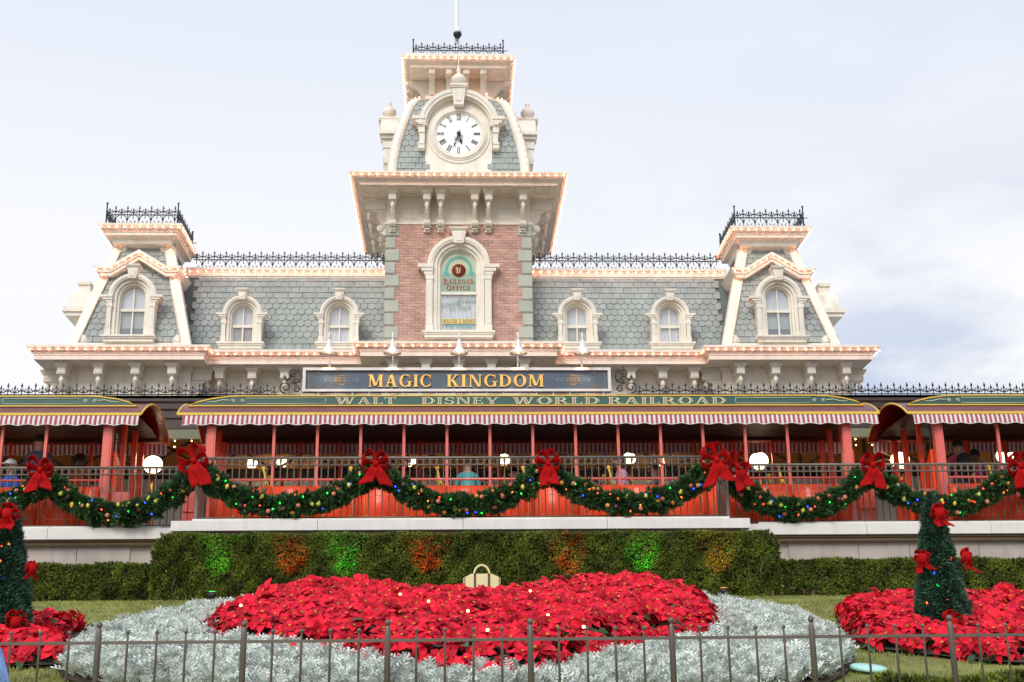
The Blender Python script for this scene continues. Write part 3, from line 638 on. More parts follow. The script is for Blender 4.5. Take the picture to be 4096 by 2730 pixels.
# painted upper sign pane
yg = 31.23
A = [(.455 * cos(a), 13.05 + .455 * sin(a)) for a in [pi * i / 20 for i in range(21)]]
b = MB(); b.prism([(.455, 12.89)] + A + [(-.455, 12.89)], yg - .004, yg + .004); put('sign_pane', b.mesh('sign_pane', LGREEN), cw)
b = MB(); b.box(-.455, .455, yg - .008, yg + .004, 12.415, 12.89); put('sign_pane', b.mesh('sign_pane', LGREEN2), cw)
b = MB()
for i in range(16):
    a0, a1 = radians(200 - 220 * i / 16), radians(200 - 220 * (i + 1) / 16); r0, r1, zc = .27, .335, 13.02
    b.prism([(r0 * cos(a0), zc + r0 * sin(a0)), (r0 * cos(a1), zc + r0 * sin(a1)), (r1 * cos(a1), zc + r1 * sin(a1)), (r1 * cos(a0), zc + r1 * sin(a0))], yg - .014, yg - .009)
for s_ in (-1, 1): b.prism([(s_ * .25, 12.93), (s_ * .37, 12.96), (s_ * .39, 12.91), (s_ * .33, 12.90), (s_ * .35, 12.84), (s_ * .24, 12.85)], yg - .0135, yg - .0095)
put('ribbon', b.mesh('ribbon', TEAL), cw)
t = 'WALT DISNEY WORLD'
for i, c in enumerate(t):
    if c == ' ': continue
    a = radians(166 - 152 * i / (len(t) - 1)); lm = letter_mesh(c, .045, .62, .003, LETY); r0 = .28
    put('ribbon_letter', lm, cw, (r0 * cos(a) - .014 * sin(a), yg - .016, 13.02 + r0 * sin(a) + .0 * .014), (0, -(a - pi / 2), 0))
b = MB(); b.lathe([(.185, -.012), (.185, 0)], (0, yg - .006, 12.98), 28, 'y'); put('seal_rim', b.mesh('seal_rim', LETY), cw)
b = MB(); b.lathe([(.170, -.016), (.170, 0)], (0, yg - .006, 12.98), 28, 'y'); put('seal', b.mesh('seal', SEAL), cw)
for c, m_, h, x, z in (('W', LETR, .17, -.115, 12.90), ('D', LETY, .13, -.06, 12.90), ('W', LETY, .11, -.07, 12.96)): put('monogram_letter', letter_mesh(c, h, .9, .003, m_), cw, (x, yg - .023 - .003 * (c == 'D'), z))
def two(t, x0, x1, z, h, big=1.25):
    sx = (x1 - x0) / ((textw(t) + (big - 1) * glyph(t[0])[0]) * h); x = x0
    for i, c in enumerate(t):
        hh = h * big if i == 0 else h
        put('painted_letter', letter_mesh(c, hh, sx, .004, LETY), cw, (x - .006, yg - .010, z - .006 - (hh - h) * .5)); put('painted_letter', letter_mesh(c, hh, sx, .004, LETR), cw, (x, yg - .016, z - (hh - h) * .5))
        x += (glyph(c)[0] * (hh / h) + .06) * h * sx
two('RAILROAD', -.38, .37, 12.63, .115); two('OFFICE', -.31, .29, 12.47, .105)
def ft(t, size, x, z, m_, sx=1., sh=0., rot=0., off=0.002):
    put('painted_words', fontmesh(t, size, m_, sx, sh, .002, off), cw, (x, 31.225, z), (0, rot, 0))
ft('Keeping', .155, -.21, 12.08, LGREEN2, .95, .2, -.22); ft('Dreams', .155, .21, 12.16, LGREEN2, .95, .2, -.0); ft('on Track', .155, .03, 11.97, LGREEN2, .95, .2, -.12)
b = MB(); b.box(-.40, .40, 31.226, 31.23, 11.60, 11.73); put('name_band', b.mesh('name_band', LETY), cw)
xx = -.385
for wd, hh in (('WALTER', .085), ('E', .085), ('DISNEY', .085)):
    wdt = textw(wd) * hh * .72; write(wd, xx, xx + wdt, 11.622, hh, 31.224, .003, LETR, cw, 'painted_letter'); xx += wdt + .04
ft('- CHIEF  ENGINEER -', .068, 0, 11.51, TEAL, 1.25)

# main cornice
MC = [(-2.67, 35.75), (-2.67, 30.2), (2.67, 30.2), (2.67, 35.75)]
b = MB(); b.sweep(MC, [(-1.3, 15.22), (0, 15.20), (0, 15.155), (-.03, 15.15), (-.05, 15.10), (-.10, 15.06), (-.19, 15.05), (-.21, 15.045), (-.215, 15.01), (-.23, 15.005), (-.235, 14.93), (-.26, 14.93), (-.26, 14.95), (-1.2, 14.95)], closed=True)
b.box(-1.5, 1.5, 31.3, 34.6, 15.12, 15.2); put('main_cornice', b.mesh('main_cornice', CREAM), st)
bulbs += pathpts([(-2.67, 35.75), (-2.67, 30.2), (2.67, 30.2), (2.67, 35.75)], .008, 15.105, .195)
b = MB(); b.sweep([(-1.80, 34.8), (-1.80, 31.22), (1.80, 31.22), (1.80, 34.8)], [(-.3, 14.19), (.045, 14.19), (.045, 14.25), (.02, 14.26), (0, 14.27), (0, 14.90), (.03, 14.91), (.03, 14.96), (-.3, 14.96)], closed=True); put('tower_frieze', b.mesh('tower_frieze', CREAM), st)
for x in (-1.64, -.79, -.45, .40, .74, 1.60):
    put('bracket', BRS, st, (x, 31.22, 14.95))
    if abs(x) < 1.2: put('bracket_toes', toes(x, 31.2, 14.08), st)
for s_ in (-1, 1):
    for y in (31.45, 32.2, 32.55, 33.4, 33.75, 34.5): put('bracket', BRS, st, (s_ * 1.80, y, 14.95), (0, 0, s_ * pi / 2))
for x0, x1 in ((-1.44, -.97), (-.24, .20), (.94, 1.40)):
    b = MB(); b.tube([(x0, 31.215, 14.33), (x1, 31.215, 14.33), (x1, 31.215, 14.64), (x0, 31.215, 14.64)], .016, 4, True, False); b.box(x0 + .05, x1 - .05, 31.205, 31.225, 14.37, 14.60)
    for k in range(4):
        xm = (x0 + x1) / 2 - .14 + .093 * k; zz = 14.72 + (.03 if k in (1, 2) else 0); b.box(xm - .04, xm + .04, 31.203, 31.225, zz, zz + .07)
    put('frieze_panel', b.mesh('frieze_panel', CREAM), st)
# soffit coffers
b = MB()
for x0, x1 in ((-2.3, -1.95), (-1.38, -1.05), (-.25, .2), (1.0, 1.33), (1.9, 2.25)): b.tube([(x0, 30.55, 14.945), (x1, 30.55, 14.945), (x1, 31.0, 14.945), (x0, 31.0, 14.945)], .012, 4, True, False)
put('soffit_coffers', b.mesh('soffit_coffers', CREAM2), st)

# bell shaped clock stage
YC = 33.02
ZW = [(15.18, 1.80), (15.87, 1.775), (16.41, 1.70), (16.82, 1.605), (17.34, 1.48), (17.73, 1.34), (17.92, 1.22), (18.06, 1.04), (18.14, .80)]
ZW = [(z_, w_) for z_, w_ in ZW]
def hwz(z): return float(np.interp(z, [a for a, _ in ZW], [c for _, c in ZW]))
b = MB(); zs = np.linspace(15.2, 18.14, 22); v = []; f = []
for z in zs:
    w = hwz(z) - .04; v += [(-w, YC - w, z), (w, YC - w, z), (w, YC + w, z), (-w, YC + w, z)]
for i in range(len(zs) - 1):
    for k in range(4): a = i * 4 + k; c = i * 4 + (k + 1) % 4; f.append((a, c, c + 4, a + 4))
b.add(v, f, True); b.add(v[-4:], [(0, 1, 2, 3)]); put('dome_underlay', b.mesh('dome_underlay', SBASE), st)
def dex(x, z):
    dx = abs(x); return dx < .80 or (dx < 1.0 and 16.2 < z < 17.1 and dx < .98) or (dx * dx + (z + .1 - 16.85) ** 2 < .9 ** 2) 
field(15.22, 18.02, lambda z: -hwz(z) + .2, lambda z: hwz(z) - .2, lambda z: YC - hwz(z), lambda r, n: 'square' if r < 7 else 'scallop', dex)
for s_ in (-1, 1):
    q = MB(); zs2 = np.linspace(15.2, 18.13, 24); v = []; f = []
    for z in zs2:
        w = hwz(z); wi = .22; v += [(s_ * (w + .02), YC - w - .07, z), (s_ * (w - wi), YC - w - .07, z), (s_ * (w - wi), YC - w + .05, z), (s_ * (w + .02), YC - w + .22, z)]
    for i in range(len(zs2) - 1):
        for k in range(4): a = i * 4 + k; c = i * 4 + (k + 1) % 4; f.append((a, c, c + 4, a + 4))
    q.add(v, f, True); put('corner_rib', q.mesh('corner_rib', CREAM), st)
    zq = [15.35, 15.55, 15.75, 15.95, 16.14, 16.33, 16.52, 16.71, 16.90, 17.08, 17.26, 17.43, 17.59, 17.73, 17.85, 17.95, 18.03]
    for z in zq: bulbs.append((s_ * (hwz(z) - .05), YC - hwz(z) - .11, z))
# clock aedicule
cz = 16.675; yk = 31.12
clk = MB(); clk.box(-.85, .85, yk + .1, 31.9, 15.2, 16.85); clk.arch(0.001, .85, 16.85, 16.85, yk + .1, 31.9, 0, 24, legs=False)
for r1, r2, y in ((.59, .635, yk + .055), (.635, .70, yk + .03), (.70, .775, yk + .06)):
    pass
ck = put('clock', clk.mesh('clock', CREAM), st)
def ringmesh(r1, r2, y0, y1, m_, n=48):
    b = MB(); v = []; f = []
    for i in range(n):
        a = 2 * pi * i / n
        for r, y in ((r1, y1), (r1, y0), (r2, y0), (r2, y1)): v.append((r * cos(a), y, cz + r * sin(a)))
    for i in range(n):
        for k in range(3): a = i * 4 + k; c = ((i + 1) % n) * 4 + k; f.append((a, c, c + 1, a + 1))
    b.add(v, f); return b.mesh('dial_ring', m_)
for r1, r2, y in ((.585, .62, yk + .02), (.62, .69, yk - .01), (.69, .735, yk + .03), (.735, .80, yk + .06)): put('dial_ring', ringmesh(r1, r2, y, yk + .12, CREAM), ck)
b = MB(); b.lathe([(.59, yk + .06), (.59, yk + .09)], (0, 0, cz), 48, 'y', False); put('dial', b.mesh('dial', DIAL), ck)
b = MB()
b.arch(.84, 1.0, 16.85, 16.85, yk - .118, 31.8, 0, 28, legs=False); b.arch(.80, .9, 16.85, 16.85, yk - .04, 31.8, 0, 28, legs=False); b.arch(.92, 1.02, 16.85, 16.95, yk - .14, 31.8, 0, 28, legs=False)
for s_ in (-1, 1):
    for k, (w0, w1, z0, z1) in enumerate(((.86, 1.18, 17.0, 17.09), (.86, 1.10, 16.91, 17.0), (.86, 1.02, 16.81, 16.91))):
        x0, x1 = (w0, w1) if s_ > 0 else (-w1, -w0); b.box(x0, x1, yk - .16 + .03 * k, 31.9, z0, z1)
    for w0, w1, z0, z1, yy in ((.86, 1.03, 16.66, 16.81, -.08), (.86, 1.00, 16.40, 16.66, -.05), (.87, 1.03, 16.34, 16.40, -.07), (.86, 1.03, 16.23, 16.34, -.05)):
        x0, x1 = (w0, w1) if s_ > 0 else (-w1, -w0); b.box(x0, x1, yk + yy, 31.9, z0, z1)
put('clock_hood', b.mesh('clock_hood', CREAM), ck)
b = MB(); b.prism([(-.12, 17.38), (.12, 17.38), (.18, 17.86), (-.18, 17.86)], yk - .2, 31.7); b.prism([(-.07, 17.48), (.07, 17.48), (.12, 17.80), (-.12, 17.80)], yk - .22, yk - .2); b.box(-.20, .20, yk - .23, 31.7, 17.86, 17.90); b.box(-.22, .22, yk - .25, 31.7, 17.90, 17.96); put('keystone', b.mesh('keystone', CREAM), ck)
URN = [(.05, 0), (.09, .03), (.06, .06), (.14, .11), (.19, .19), (.185, .27), (.14, .33), (.08, .36), (.07, .39), (.045, .41), (.055, .45), (.062, .49), (.04, .54), (.02, .58), (.010, .68), (.006, .82)]
b = MB(); b.lathe(URN, (0, yk + .02, 17.96), 20); put('urn_finial', b.mesh('urn_finial', CREAM), ck)
# numerals
ROM = ['XII', 'I', 'II', 'III', 'IIII', 'V', 'VI', 'VII', 'VIII', 'IX', 'X', 'XI']; lm = {}
def rom_mesh(t, h=.16):
    b = MB(); w = {'I': .26, 'V': .62, 'X': .66}; tot = sum(w[c] for c in t) * .36; x = -tot / 2 * h / .36 * .36
    sc = h; xx = -sum(w[c] for c in t) * .5 * .62 * sc; k = 0
    for c in t:
        ww = w[c] * .62 * sc; e = .02 * sc
        def st_(x0, z0, x1, z1, tk):
            b.prism([(x0 - tk / 2, z0), (x0 + tk / 2, z0), (x1 + tk / 2, z1), (x1 - tk / 2, z1)], -.003 - .0006 * (len(b.f) // 6 % 6), 0)
        if c == 'I': st_(xx + ww / 2, 0, xx + ww / 2, sc, .075 * sc)
        if c == 'V': st_(xx + ww * .5, 0, xx + ww * .25, sc, .085 * sc); st_(xx + ww * .55, 0, xx + ww * .8, sc, .035 * sc)
        if c == 'X': st_(xx + ww * .8, 0, xx + ww * .2, sc, .085 * sc); st_(xx + ww * .2, 0, xx + ww * .8, sc, .05 * sc)
        b.box(xx + ww * .06, xx + ww * .94, -.0045, 0, 0, .05 * sc); b.box(xx + ww * .06, xx + ww * .94, -.0045, 0, .95 * sc, sc); xx += ww
    return b.mesh('numeral', BLACK)
for i, t in enumerate(ROM):
    a = 2 * pi * i / 12; r0 = .385; put('numeral', rom_mesh(t), ck, (r0 * sin(a), yk + .055, cz + r0 * cos(a)), (0, a, 0))
def hand(kind):
    b = MB()
    if kind == 'minute': b.tube([(0, 0, -.10), (0, 0, .30)], [.010, .008], 6); b.prism([(0, .40), (.022, .30), (0, .26), (-.022, .30)], -.006, .004); R = (.055, .17)
    else: b.tube([(0, 0, -.05), (0, 0, .2)], .012, 6); b.prism([(0, .31), (.045, .20), (0, .16), (-.045, .20)], -.006, .004); R = (.075, .10)
    for s_ in (-1, 1): b.tube([(s_ * R[0] * .5 + R[0] * .5 * cos(t), 0, R[1] + R[0] * .55 * sin(t)) for t in np.linspace(0, 2 * pi, 13)[:-1]], .008, 4, closed=True)
    b.lathe([(.05, -.012), (.05, .006)], (0, 0, -.0), 14, 'y'); return b.mesh(kind + '_hand', BLACK)
put('hour_hand', hand('hour'), ck, (0, yk + .035, cz), (0, radians(165), 0)); put('minute_hand', hand('minute'), ck, (0, yk + .018, cz), (0, radians(199), 0))
# the same clock hood on the two side faces, seen edge-on
parts_ = [(o.name.split('.')[0], o.data) for o in ck.children if o.name.split('.')[0] in ('clock_hood', 'keystone', 'urn_finial', 'dial', 'dial_ring')]
for s_ in (-1, 1):
    R4 = Matrix.Rotation(s_ * pi / 2, 4, 'Z'); c = Vector((0, YC, 0)); off = c - R4 @ c
    o = put('clock', ck.data, st, off, (0, 0, s_ * pi / 2))
    for nm, me in parts_: p = bpy.data.objects.new(nm, me); COL.objects.link(p); p.parent = o
# attic and top cornice
TC = [(-1.47, 34.25), (-1.47, 31.25), (1.47, 31.25), (1.47, 34.25)]
b = MB(); b.sweep(TC, [(-1.2, 19.04), (0, 19.02), (0, 18.93), (-.02, 18.92), (-.05, 18.87), (-.10, 18.83), (-.16, 18.82), (-.20, 18.80), (-.215, 18.72), (-.24, 18.70), (-.24, 18.73), (-1.1, 18.73)], closed=True); b.box(-.6, .6, 32, 33.5, 18.95, 19.03); put('top_cornice', b.mesh('top_cornice', CREAM), st)
bulbs += pathpts([(-1.47, 34.25), (-1.47, 31.25), (1.47, 31.25), (1.47, 34.25)], .008, 18.885, .19)
b = MB(); b.box(-.80, .80, 32.12, 33.9, 18.0, 18.75); b.box(-.86, .86, 32.05, 33.95, 18.12, 18.20); b.box(-.92, .92, 32.0, 34, 18.04, 18.12)
for x in (-.48, -.02, .41): b.box(x - .12, x + .12, 32.1, 32.13, 18.42, 18.64)
put('attic', b.mesh('attic', CREAM), st)
for i in range(8): bulbs.append((-.74 + .208 * i + .02, 32.02, 18.24))
q = MB(); P = [(0, 0), (-.60, 0), (-.62, -.06), (-.58, -.14), (-.5, -.16), (-.40, -.17), (-.30, -.22), (-.12, -.50), (0, -.52)]; q.prism(P, -.075, .075, 'x'); q.lathe([(.05, -.09), (.06, 0), (.05, .09)], (0, -.55, -.10), 10, 'x'); q.lathe([(.045, -.09), (.055, 0), (.045, .09)], (0, -.43, -.13), 10, 'x'); SB = q.mesh('attic_bracket', CREAM)
for x in (-.70, -.25, .20, .65): put('bracket', SB, st, (x, 32.12, 18.72))
for s_ in (-1, 1):
    for y in (32.3, 32.75, 33.2): put('bracket', SB, st, (s_ * .80, y, 18.72), (0, 0, s_ * pi / 2))

# flagpole and camera dome
fp = thing('flagpole', 'tall white flagpole rising from the clock tower top', 'flagpole', (-.05, 32.7, 19.03))
b = MB(); b.lathe([(.12, 19.03), (.12, 19.2), (.075, 19.25), (.055, 24.5)], (-.05, 32.7, 0), 14); put('pole', b.mesh('pole', WHITE), fp)
b = MB(); b.lathe([(.03, 24.5), (.1, 24.56), (.11, 24.66), (.05, 24.76), (.001, 24.78)], (-.05, 32.7, 0), 12); put('ball_finial', b.mesh('ball_finial', GOLD), fp)
sc = thing('security_camera', 'white domed security camera hanging on the flagpole over the cresting', 'camera', (-.03, 32.5, 20.2))
b = MB(); b.lathe([(.03, 20.50), (.08, 20.47), (.105, 20.40), (.105, 20.32)], (-.03, 32.5, 0), 16); b.box(-.05, -.01, 32.5, 32.68, 20.42, 20.46); put('housing', b.mesh('housing', WHITE), sc)
b = MB(); b.lathe([(.115, 20.32), (.12, 20.29), (.10, 20.24), (.075, 20.20), (.04, 20.175), (.001, 20.17)], (-.03, 32.5, 0), 16); put('lens_dome', b.mesh('lens_dome', BLACK), sc)

# ---------------------------------------------------------------- cresting
def scroll(cx, cz, r, a0, a1, shrink, n=10): return [(cx + r * (1 - shrink * i / n) * cos(radians(a0 + (a1 - a0) * i / n)), 0, cz + r * (1 - shrink * i / n) * sin(radians(a0 + (a1 - a0) * i / n))) for i in range(n + 1)]
def spike_mesh(tall, low):
    b = MB(); h = .40 if tall else .345; base = .0 if tall else .12
    if low: base = 0 if not tall else -.05; h -= .215; rz = 0.0
    else: rz = .235
    b.tube([(0, 0, base), (0, 0, h)], .011, 4)
    b.prism([(0, h + .085), (.026, h + .008), (.009, h - .018), (-.009, h - .018), (-.026, h + .008)], -.007, .007)
    q = rz + (.075 if tall else .045)
    for s_ in (-1, 1):
        b.tube([(s_ * (x - 0), y, z) for x, y, z in scroll(.055, q + .045, .052, 200, 400 if tall else 380, .35)], .0115, 4)
        b.tube([(s_ * .008, 0, q - .005), (s_ * .03, 0, q + .03), (s_ * .034, 0, q + .06)], [.014, .01, .004], 4)
        if tall and not low:
            b.tube([(s_ * x, y, z) for x, y, z in scroll(.15, .10, .135, 185, 75, 0)], .012, 4)
            b.tube([(s_ * x, y, z) for x, y, z in scroll(.075, .045, .05, 200, 460, .55)], .011, 4)
    if not low: b.box(-.012, .012, -.012, .012, rz - .02, rz + .02)
    return b.mesh('spike', IRON)
SP = {(t, l): spike_mesh(t, l) for t in (0, 1) for l in (0, 1)}
def cresting(p0, p1, z, parent, low=False, sp=.149, posts=True, name='roof_cresting'):
    p0 = Vector((*p0, z)); p1 = Vector((*p1, z)); d = p1 - p0; n = int(round(d.length / sp)); u = d.normalized(); ang = atan2(u.y, u.x)
    b = MB(); zr = .0 if low else .235
    b.tube([p0 + Vector((0, 0, zr)), p1 + Vector((0, 0, zr))], .015, 4); 
    if low: pass
    else: b.tube([p0 + Vector((0, 0, .01)), p1 + Vector((0, 0, .01))], .012, 4)
    if posts:
        for p in (p0, p1): b.tube([p, p + Vector((0, 0, .52))], .018, 6); b.ball(tuple(p + Vector((0, 0, .54))), .028)
    o = put(name, b.mesh(name, IRON), parent, p0 * 0)
    for i in range(n):
        q = p0 + u * ((i + .5) * d.length / n); put('spike', SP[(i % 2, int(low))], o, q, (0, 0, ang))
cresting((-6.75, 32.35), (-1.86, 32.35), 13.43, st, posts=False); cresting((1.86, 32.35), (6.75, 32.35), 13.43, st, posts=False)
for sx in (-1, 1):
    X = 7.81 * sx; cresting((X - .87, 31.05), (X + .87, 31.05), 14.12, st); cresting((X - .87, 32.95), (X + .87, 32.95), 14.12, st)
    for s_ in (-1, 1): cresting((X + s_ * .87, 31.1), (X + s_ * .87, 32.9), 14.12, st, posts=False)
cresting((-1.2, 31.7), (1.18, 31.7), 19.12, st)
for s_ in (-1, 1): cresting((s_ * 1.19, 31.75), (s_ * 1.19, 33.9), 19.06, st, posts=False)

# ---------------------------------------------------------------- place shingles, bricks, bulbs
SHL.sort(key=lambda q: q[2])
for q in SHL[:300]: put('shingle', SHM[q[0]], st, (q[1], q[2], q[3]), (q[4], 0, 0))
b = MB()
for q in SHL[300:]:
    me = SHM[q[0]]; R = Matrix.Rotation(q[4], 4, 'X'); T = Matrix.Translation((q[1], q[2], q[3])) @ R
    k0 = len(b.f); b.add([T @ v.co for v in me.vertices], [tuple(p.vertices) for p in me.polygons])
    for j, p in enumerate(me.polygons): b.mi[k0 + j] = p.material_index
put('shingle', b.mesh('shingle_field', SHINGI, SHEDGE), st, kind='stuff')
rnd.shuffle(BL)
BL.sort(key=lambda q: q[1] * 0 + abs(q[0]) * 0)
BLs = sorted(BL, key=lambda q: q[1])
for x, z in BLs[:300]: put('brick', BM, st, (x, 31.205 - rnd.uniform(0, .005), z))
b = MB()
for x, z in BLs[300:]: y = 31.205 - rnd.uniform(0, .005); b.box(x - BW / 2 + .007, x + BW / 2 - .007, y, y + .03, z + .007, z + BH - .007)
put('brick', b.mesh('brick_field', BRICKI), st, kind='stuff')
def ico(r):
    t = (1 + 5 ** .5) / 2; v = [(-1, t, 0), (1, t, 0), (-1, -t, 0), (1, -t, 0), (0, -1, t), (0, 1, t), (0, -1, -t), (0, 1, -t), (t, 0, -1), (t, 0, 1), (-t, 0, -1), (-t, 0, 1)]
    f = [(0, 11, 5), (0, 5, 1), (0, 1, 7), (0, 7, 10), (0, 10, 11), (1, 5, 9), (5, 11, 4), (11, 10, 2), (10, 7, 6), (7, 1, 8), (3, 9, 4), (3, 4, 2), (3, 2, 6), (3, 6, 8), (3, 8, 9), (4, 9, 5), (2, 4, 11), (6, 2, 10), (8, 6, 7), (9, 8, 1)]
    s = r / sqrt(1 + t * t); return np.array(v) * s, np.array(f)
BV, BF = ico(.0145)
BULBME = npmesh('bulb', BV * np.array([1, 1, 1.25]), BF, BULB, smooth=True)
bulbs = [p for p in bulbs if p[1] < 35.8]
order = sorted(range(len(bulbs)), key=lambda i: bulbs[i][1])
for i in order[:300]:
    put('light_bulb', BULBME, st, bulbs[i])
V, F = scatter((BV * np.array([1, 1, 1.25]), BF), np.array([bulbs[i] for i in order[300:]]), np.repeat(np.eye(3)[None], len(order) - 300, 0), np.ones(len(order) - 300))
put('light_bulb', npmesh('bulb_rest', V, F, BULB, smooth=True), st, kind='stuff')
print('bulbs', len(bulbs), 'shingles', len(SHL), 'bricks', len(BL))
# ------------------------------------------------------------------ platform, canopy
b = MB(); b.box(-24, 24, 24.9, 46, 4.3, 5.34); put('platform', b.mesh('platform', mat('platform_concrete', (.32, .30, .28), .8, bump=.2)), kind='structure')
bk = thing('platform_back_wall', 'ochre boarded back wall of the platform above pale grey wainscot', 'wall', (0, 31.0, 5.34))
b = MB(); b.box(-22, 22, 31.0, 31.12, 7.95, 8.95); put('boarding', b.mesh('boarding', OCHRE), bk)
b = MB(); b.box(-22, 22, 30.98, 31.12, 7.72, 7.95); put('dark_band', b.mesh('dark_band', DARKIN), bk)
b = MB(); b.box(-22, 22, 30.99, 31.12, 5.34, 7.72)
for i in range(56): b.box(-22 + i * .8, -22 + i * .8 + .05, 30.965, 30.99, 5.34, 7.70)
put('wainscot', b.mesh('wainscot', GREYW), bk)
cn = thing('platform_canopy', 'long dark brown platform canopy roof with olive beam and black iron cresting', 'canopy', (0, 28.3, 9.0))
b = MB(); b.box(-24, 24, 28.3, 31.0, 8.96, 9.02); b.sweep([(-24, 28.3), (24, 28.3)], [(-.2, 9.03), (0, 9.02), (0, 8.90), (-.05, 8.86), (-.05, 8.74), (-.1, 8.72), (-.1, 8.55), (-.14, 8.54), (-.14, 8.32), (-.3, 8.32)]); put('roof', b.mesh('roof', DBROWN), cn)
b = MB(); b.box(-24, 24, 28.42, 28.6, 8.10, 8.30); put('beam', b.mesh('beam', OLIVE), cn)
b = MB(); b.add([(-24, 28.6, 8.62), (24, 28.6, 8.62), (24, 31.0, 8.78), (-24, 31, 8.78)], [(0, 1, 2, 3)]); put('ceiling', b.mesh('ceiling', OCHRE), cn)
def truss(x0, x1, y, z0, z1):
    b = MB(); T = lambda a, c, r=.035: b.tube([a, c], r, 4)
    xm = (x0 + x1) / 2
    T((x0, y, z0), (x1, y, z0)); T((x0, y, z0), (xm, y, z1)); T((x1, y, z0), (xm, y, z1)); T((xm, y, z0), (xm, y, z1)); T((x0, y, z1), (xm, y, z0)); T((x1, y, z1), (xm, y, z0)); T((x0, y, z0 - .4), (x0, y, z1), .05); T((x0, y, z0 - .5), (x0 + .5, y, z0)); T((x0, y, z0 - .5), (x0 - .5, y, z0))
    T((x0, y, 5.34), (x0, y, z0), .07); return b.mesh('truss', DBROWN)
for i in range(14):
    x = -21 + i * 3.0 + .35; put('truss', truss(x, x + 2.98, 29.9, 7.70, 8.6), cn)
for x0, x1 in ((-24, -3.95), (3.9, 24)): cresting((x0, 28.36), (x1, 28.36), 9.06, cn, low=True, sp=.146, posts=False, name='cresting')
for sgn in (-1, 1):      # wrought scrolls either side of the sign
    b = MB(); X = lambda x: sgn * x
    def sc_(cx, cz, r, a0, a1, sh, rr=.016): b.tube([(X(x), 28.36, z) for x, y, z in scroll(cx, cz, r, a0, a1, sh, 18)], rr, 5)
    sc_(3.78, 9.22, .14, -90, 400, .75); sc_(3.55, 9.18, .085, 60, 500, .8); sc_(3.55, 9.36, .075, -60, 400, .8)
    sc_(3.62, 9.55, .10, -120, 320, .7); sc_(3.62, 9.47, .18, 120, 280, 0.1)
    b.tube([(X(3.78), 28.36, 9.36), (X(3.7), 28.36, 9.42), (X(3.66), 28.36, 9.5)], .016, 5); b.tube([(X(3.44), 28.36, 9.04), (X(3.95), 28.36, 9.04)], .014, 4)
    b.prism([(X(3.80), 9.52), (X(3.835), 9.43), (X(3.80), 9.38), (X(3.765), 9.43)], 28.35, 28.37)
    for q in ((3.47, 9.18), (3.47, 9.36)): b.ball((X(q[0]), 28.36, q[1]), .022)
    put('scroll_bracket', b.mesh('scroll_bracket', IRON), cn)
V = []; 
for x0, x1 in ((-7.2, -5.0), (8.0, 9.6), (-12, -7.3), (9.7, 14)):
    for i in range(int((x1 - x0) / .36)):
        for dz in (8.06, 7.93): V.append((x0 + i * .36 + (0 if dz > 8 else .0), 28.48, dz))
CB = npmesh('bulb_y', BV * 1.1, BF, BULBH, smooth=True)
for p in V: put('light_bulb', CB, cn, p)
# globe lamps
def globe_mesh(r): b = MB(); b.ball((0, 0, 0), r, 16, 12, .93); return b.mesh('globe', GLOBE)
BRASS = mat('brass', (.55, .33, .09), .25, metal=.9)
GM = {}
def lamp(x, y, z, r, lab, arm=False):
    t = thing('globe_lamp', lab, 'lamp', (x, y, 5.34), 'globe lamps glowing on the platform')
    if r not in GM: GM[r] = globe_mesh(r)
    put('globe', GM[r], t, (x, y, z))
    b = MB(); b.lathe([(.07, z - r * 1.25), (.10, z - r * 1.12), (.08, z - r * .96), (.03, z - r * .9)], (x, y, 0), 12); b.tube([(x, y, 5.34), (x, y, z - r * 1.2)], .045, 8)
    if arm: b.tube([(x, y, z), (x - .35, y + .1, z + .02), (x - .7, y + .2, z - .08)], .02, 5); b.tube([(x - .08, y, z + .03), (x - .45, y + .3, z + .3)], .018, 5)
    put('post', b.mesh('post', BRASS), t)
    l = bpy.data.lights.new('globe_light', 'POINT'); l.energy = 75 if r > .17 else 60; l.color = (1, .66, .33); l.shadow_soft_size = r; l.use_shadow = True
    o = bpy.data.objects.new('globe_light', l); COL.objects.link(o); o.parent = t; o.location = Vector((x, y, z - .0)) - WL[t]; WL[o] = Vector((x, y, z))
lamp(-6.42, 27.9, 7.42, .20, 'large round globe lamp in the gap between the left and middle coach')
lamp(6.41, 27.9, 7.46, .20, 'large round globe lamp behind the middle coach, right of the double red bows')
lamp(9.47, 27.9, 7.47, .20, 'large round globe lamp behind the first post of the right coach', True)
lamp(-4.72, 30.2, 7.93, .13, 'small globe lamp behind the left end of the middle coach, nearer the corner bow')
lamp(-4.02, 30.2, 7.95, .13, 'second small globe lamp from the left corner bow, seen by a red post')
lamp(1.0, 29.5, 7.84, .145, 'single small globe lamp between the teal dress and the centre right bow')
lamp(-1.08, 30.2, 7.93, .12, 'small globe lamp just right of the centre left bow')
lamp(3.84, 29.5, 7.86, .145, 'small globe lamp right of the woman in the lilac shirt')
lamp(4.65, 30.2, 7.93, .12, 'small globe lamp half hidden by a post left of the double bows')
lamp(12.45, 29.5, 7.90, .19, 'globe lamp behind the bow at the right edge of the picture')
lamp(-8.75, 27.6, 7.02, .11, 'small glowing lamp beside the white cap in the left coach')

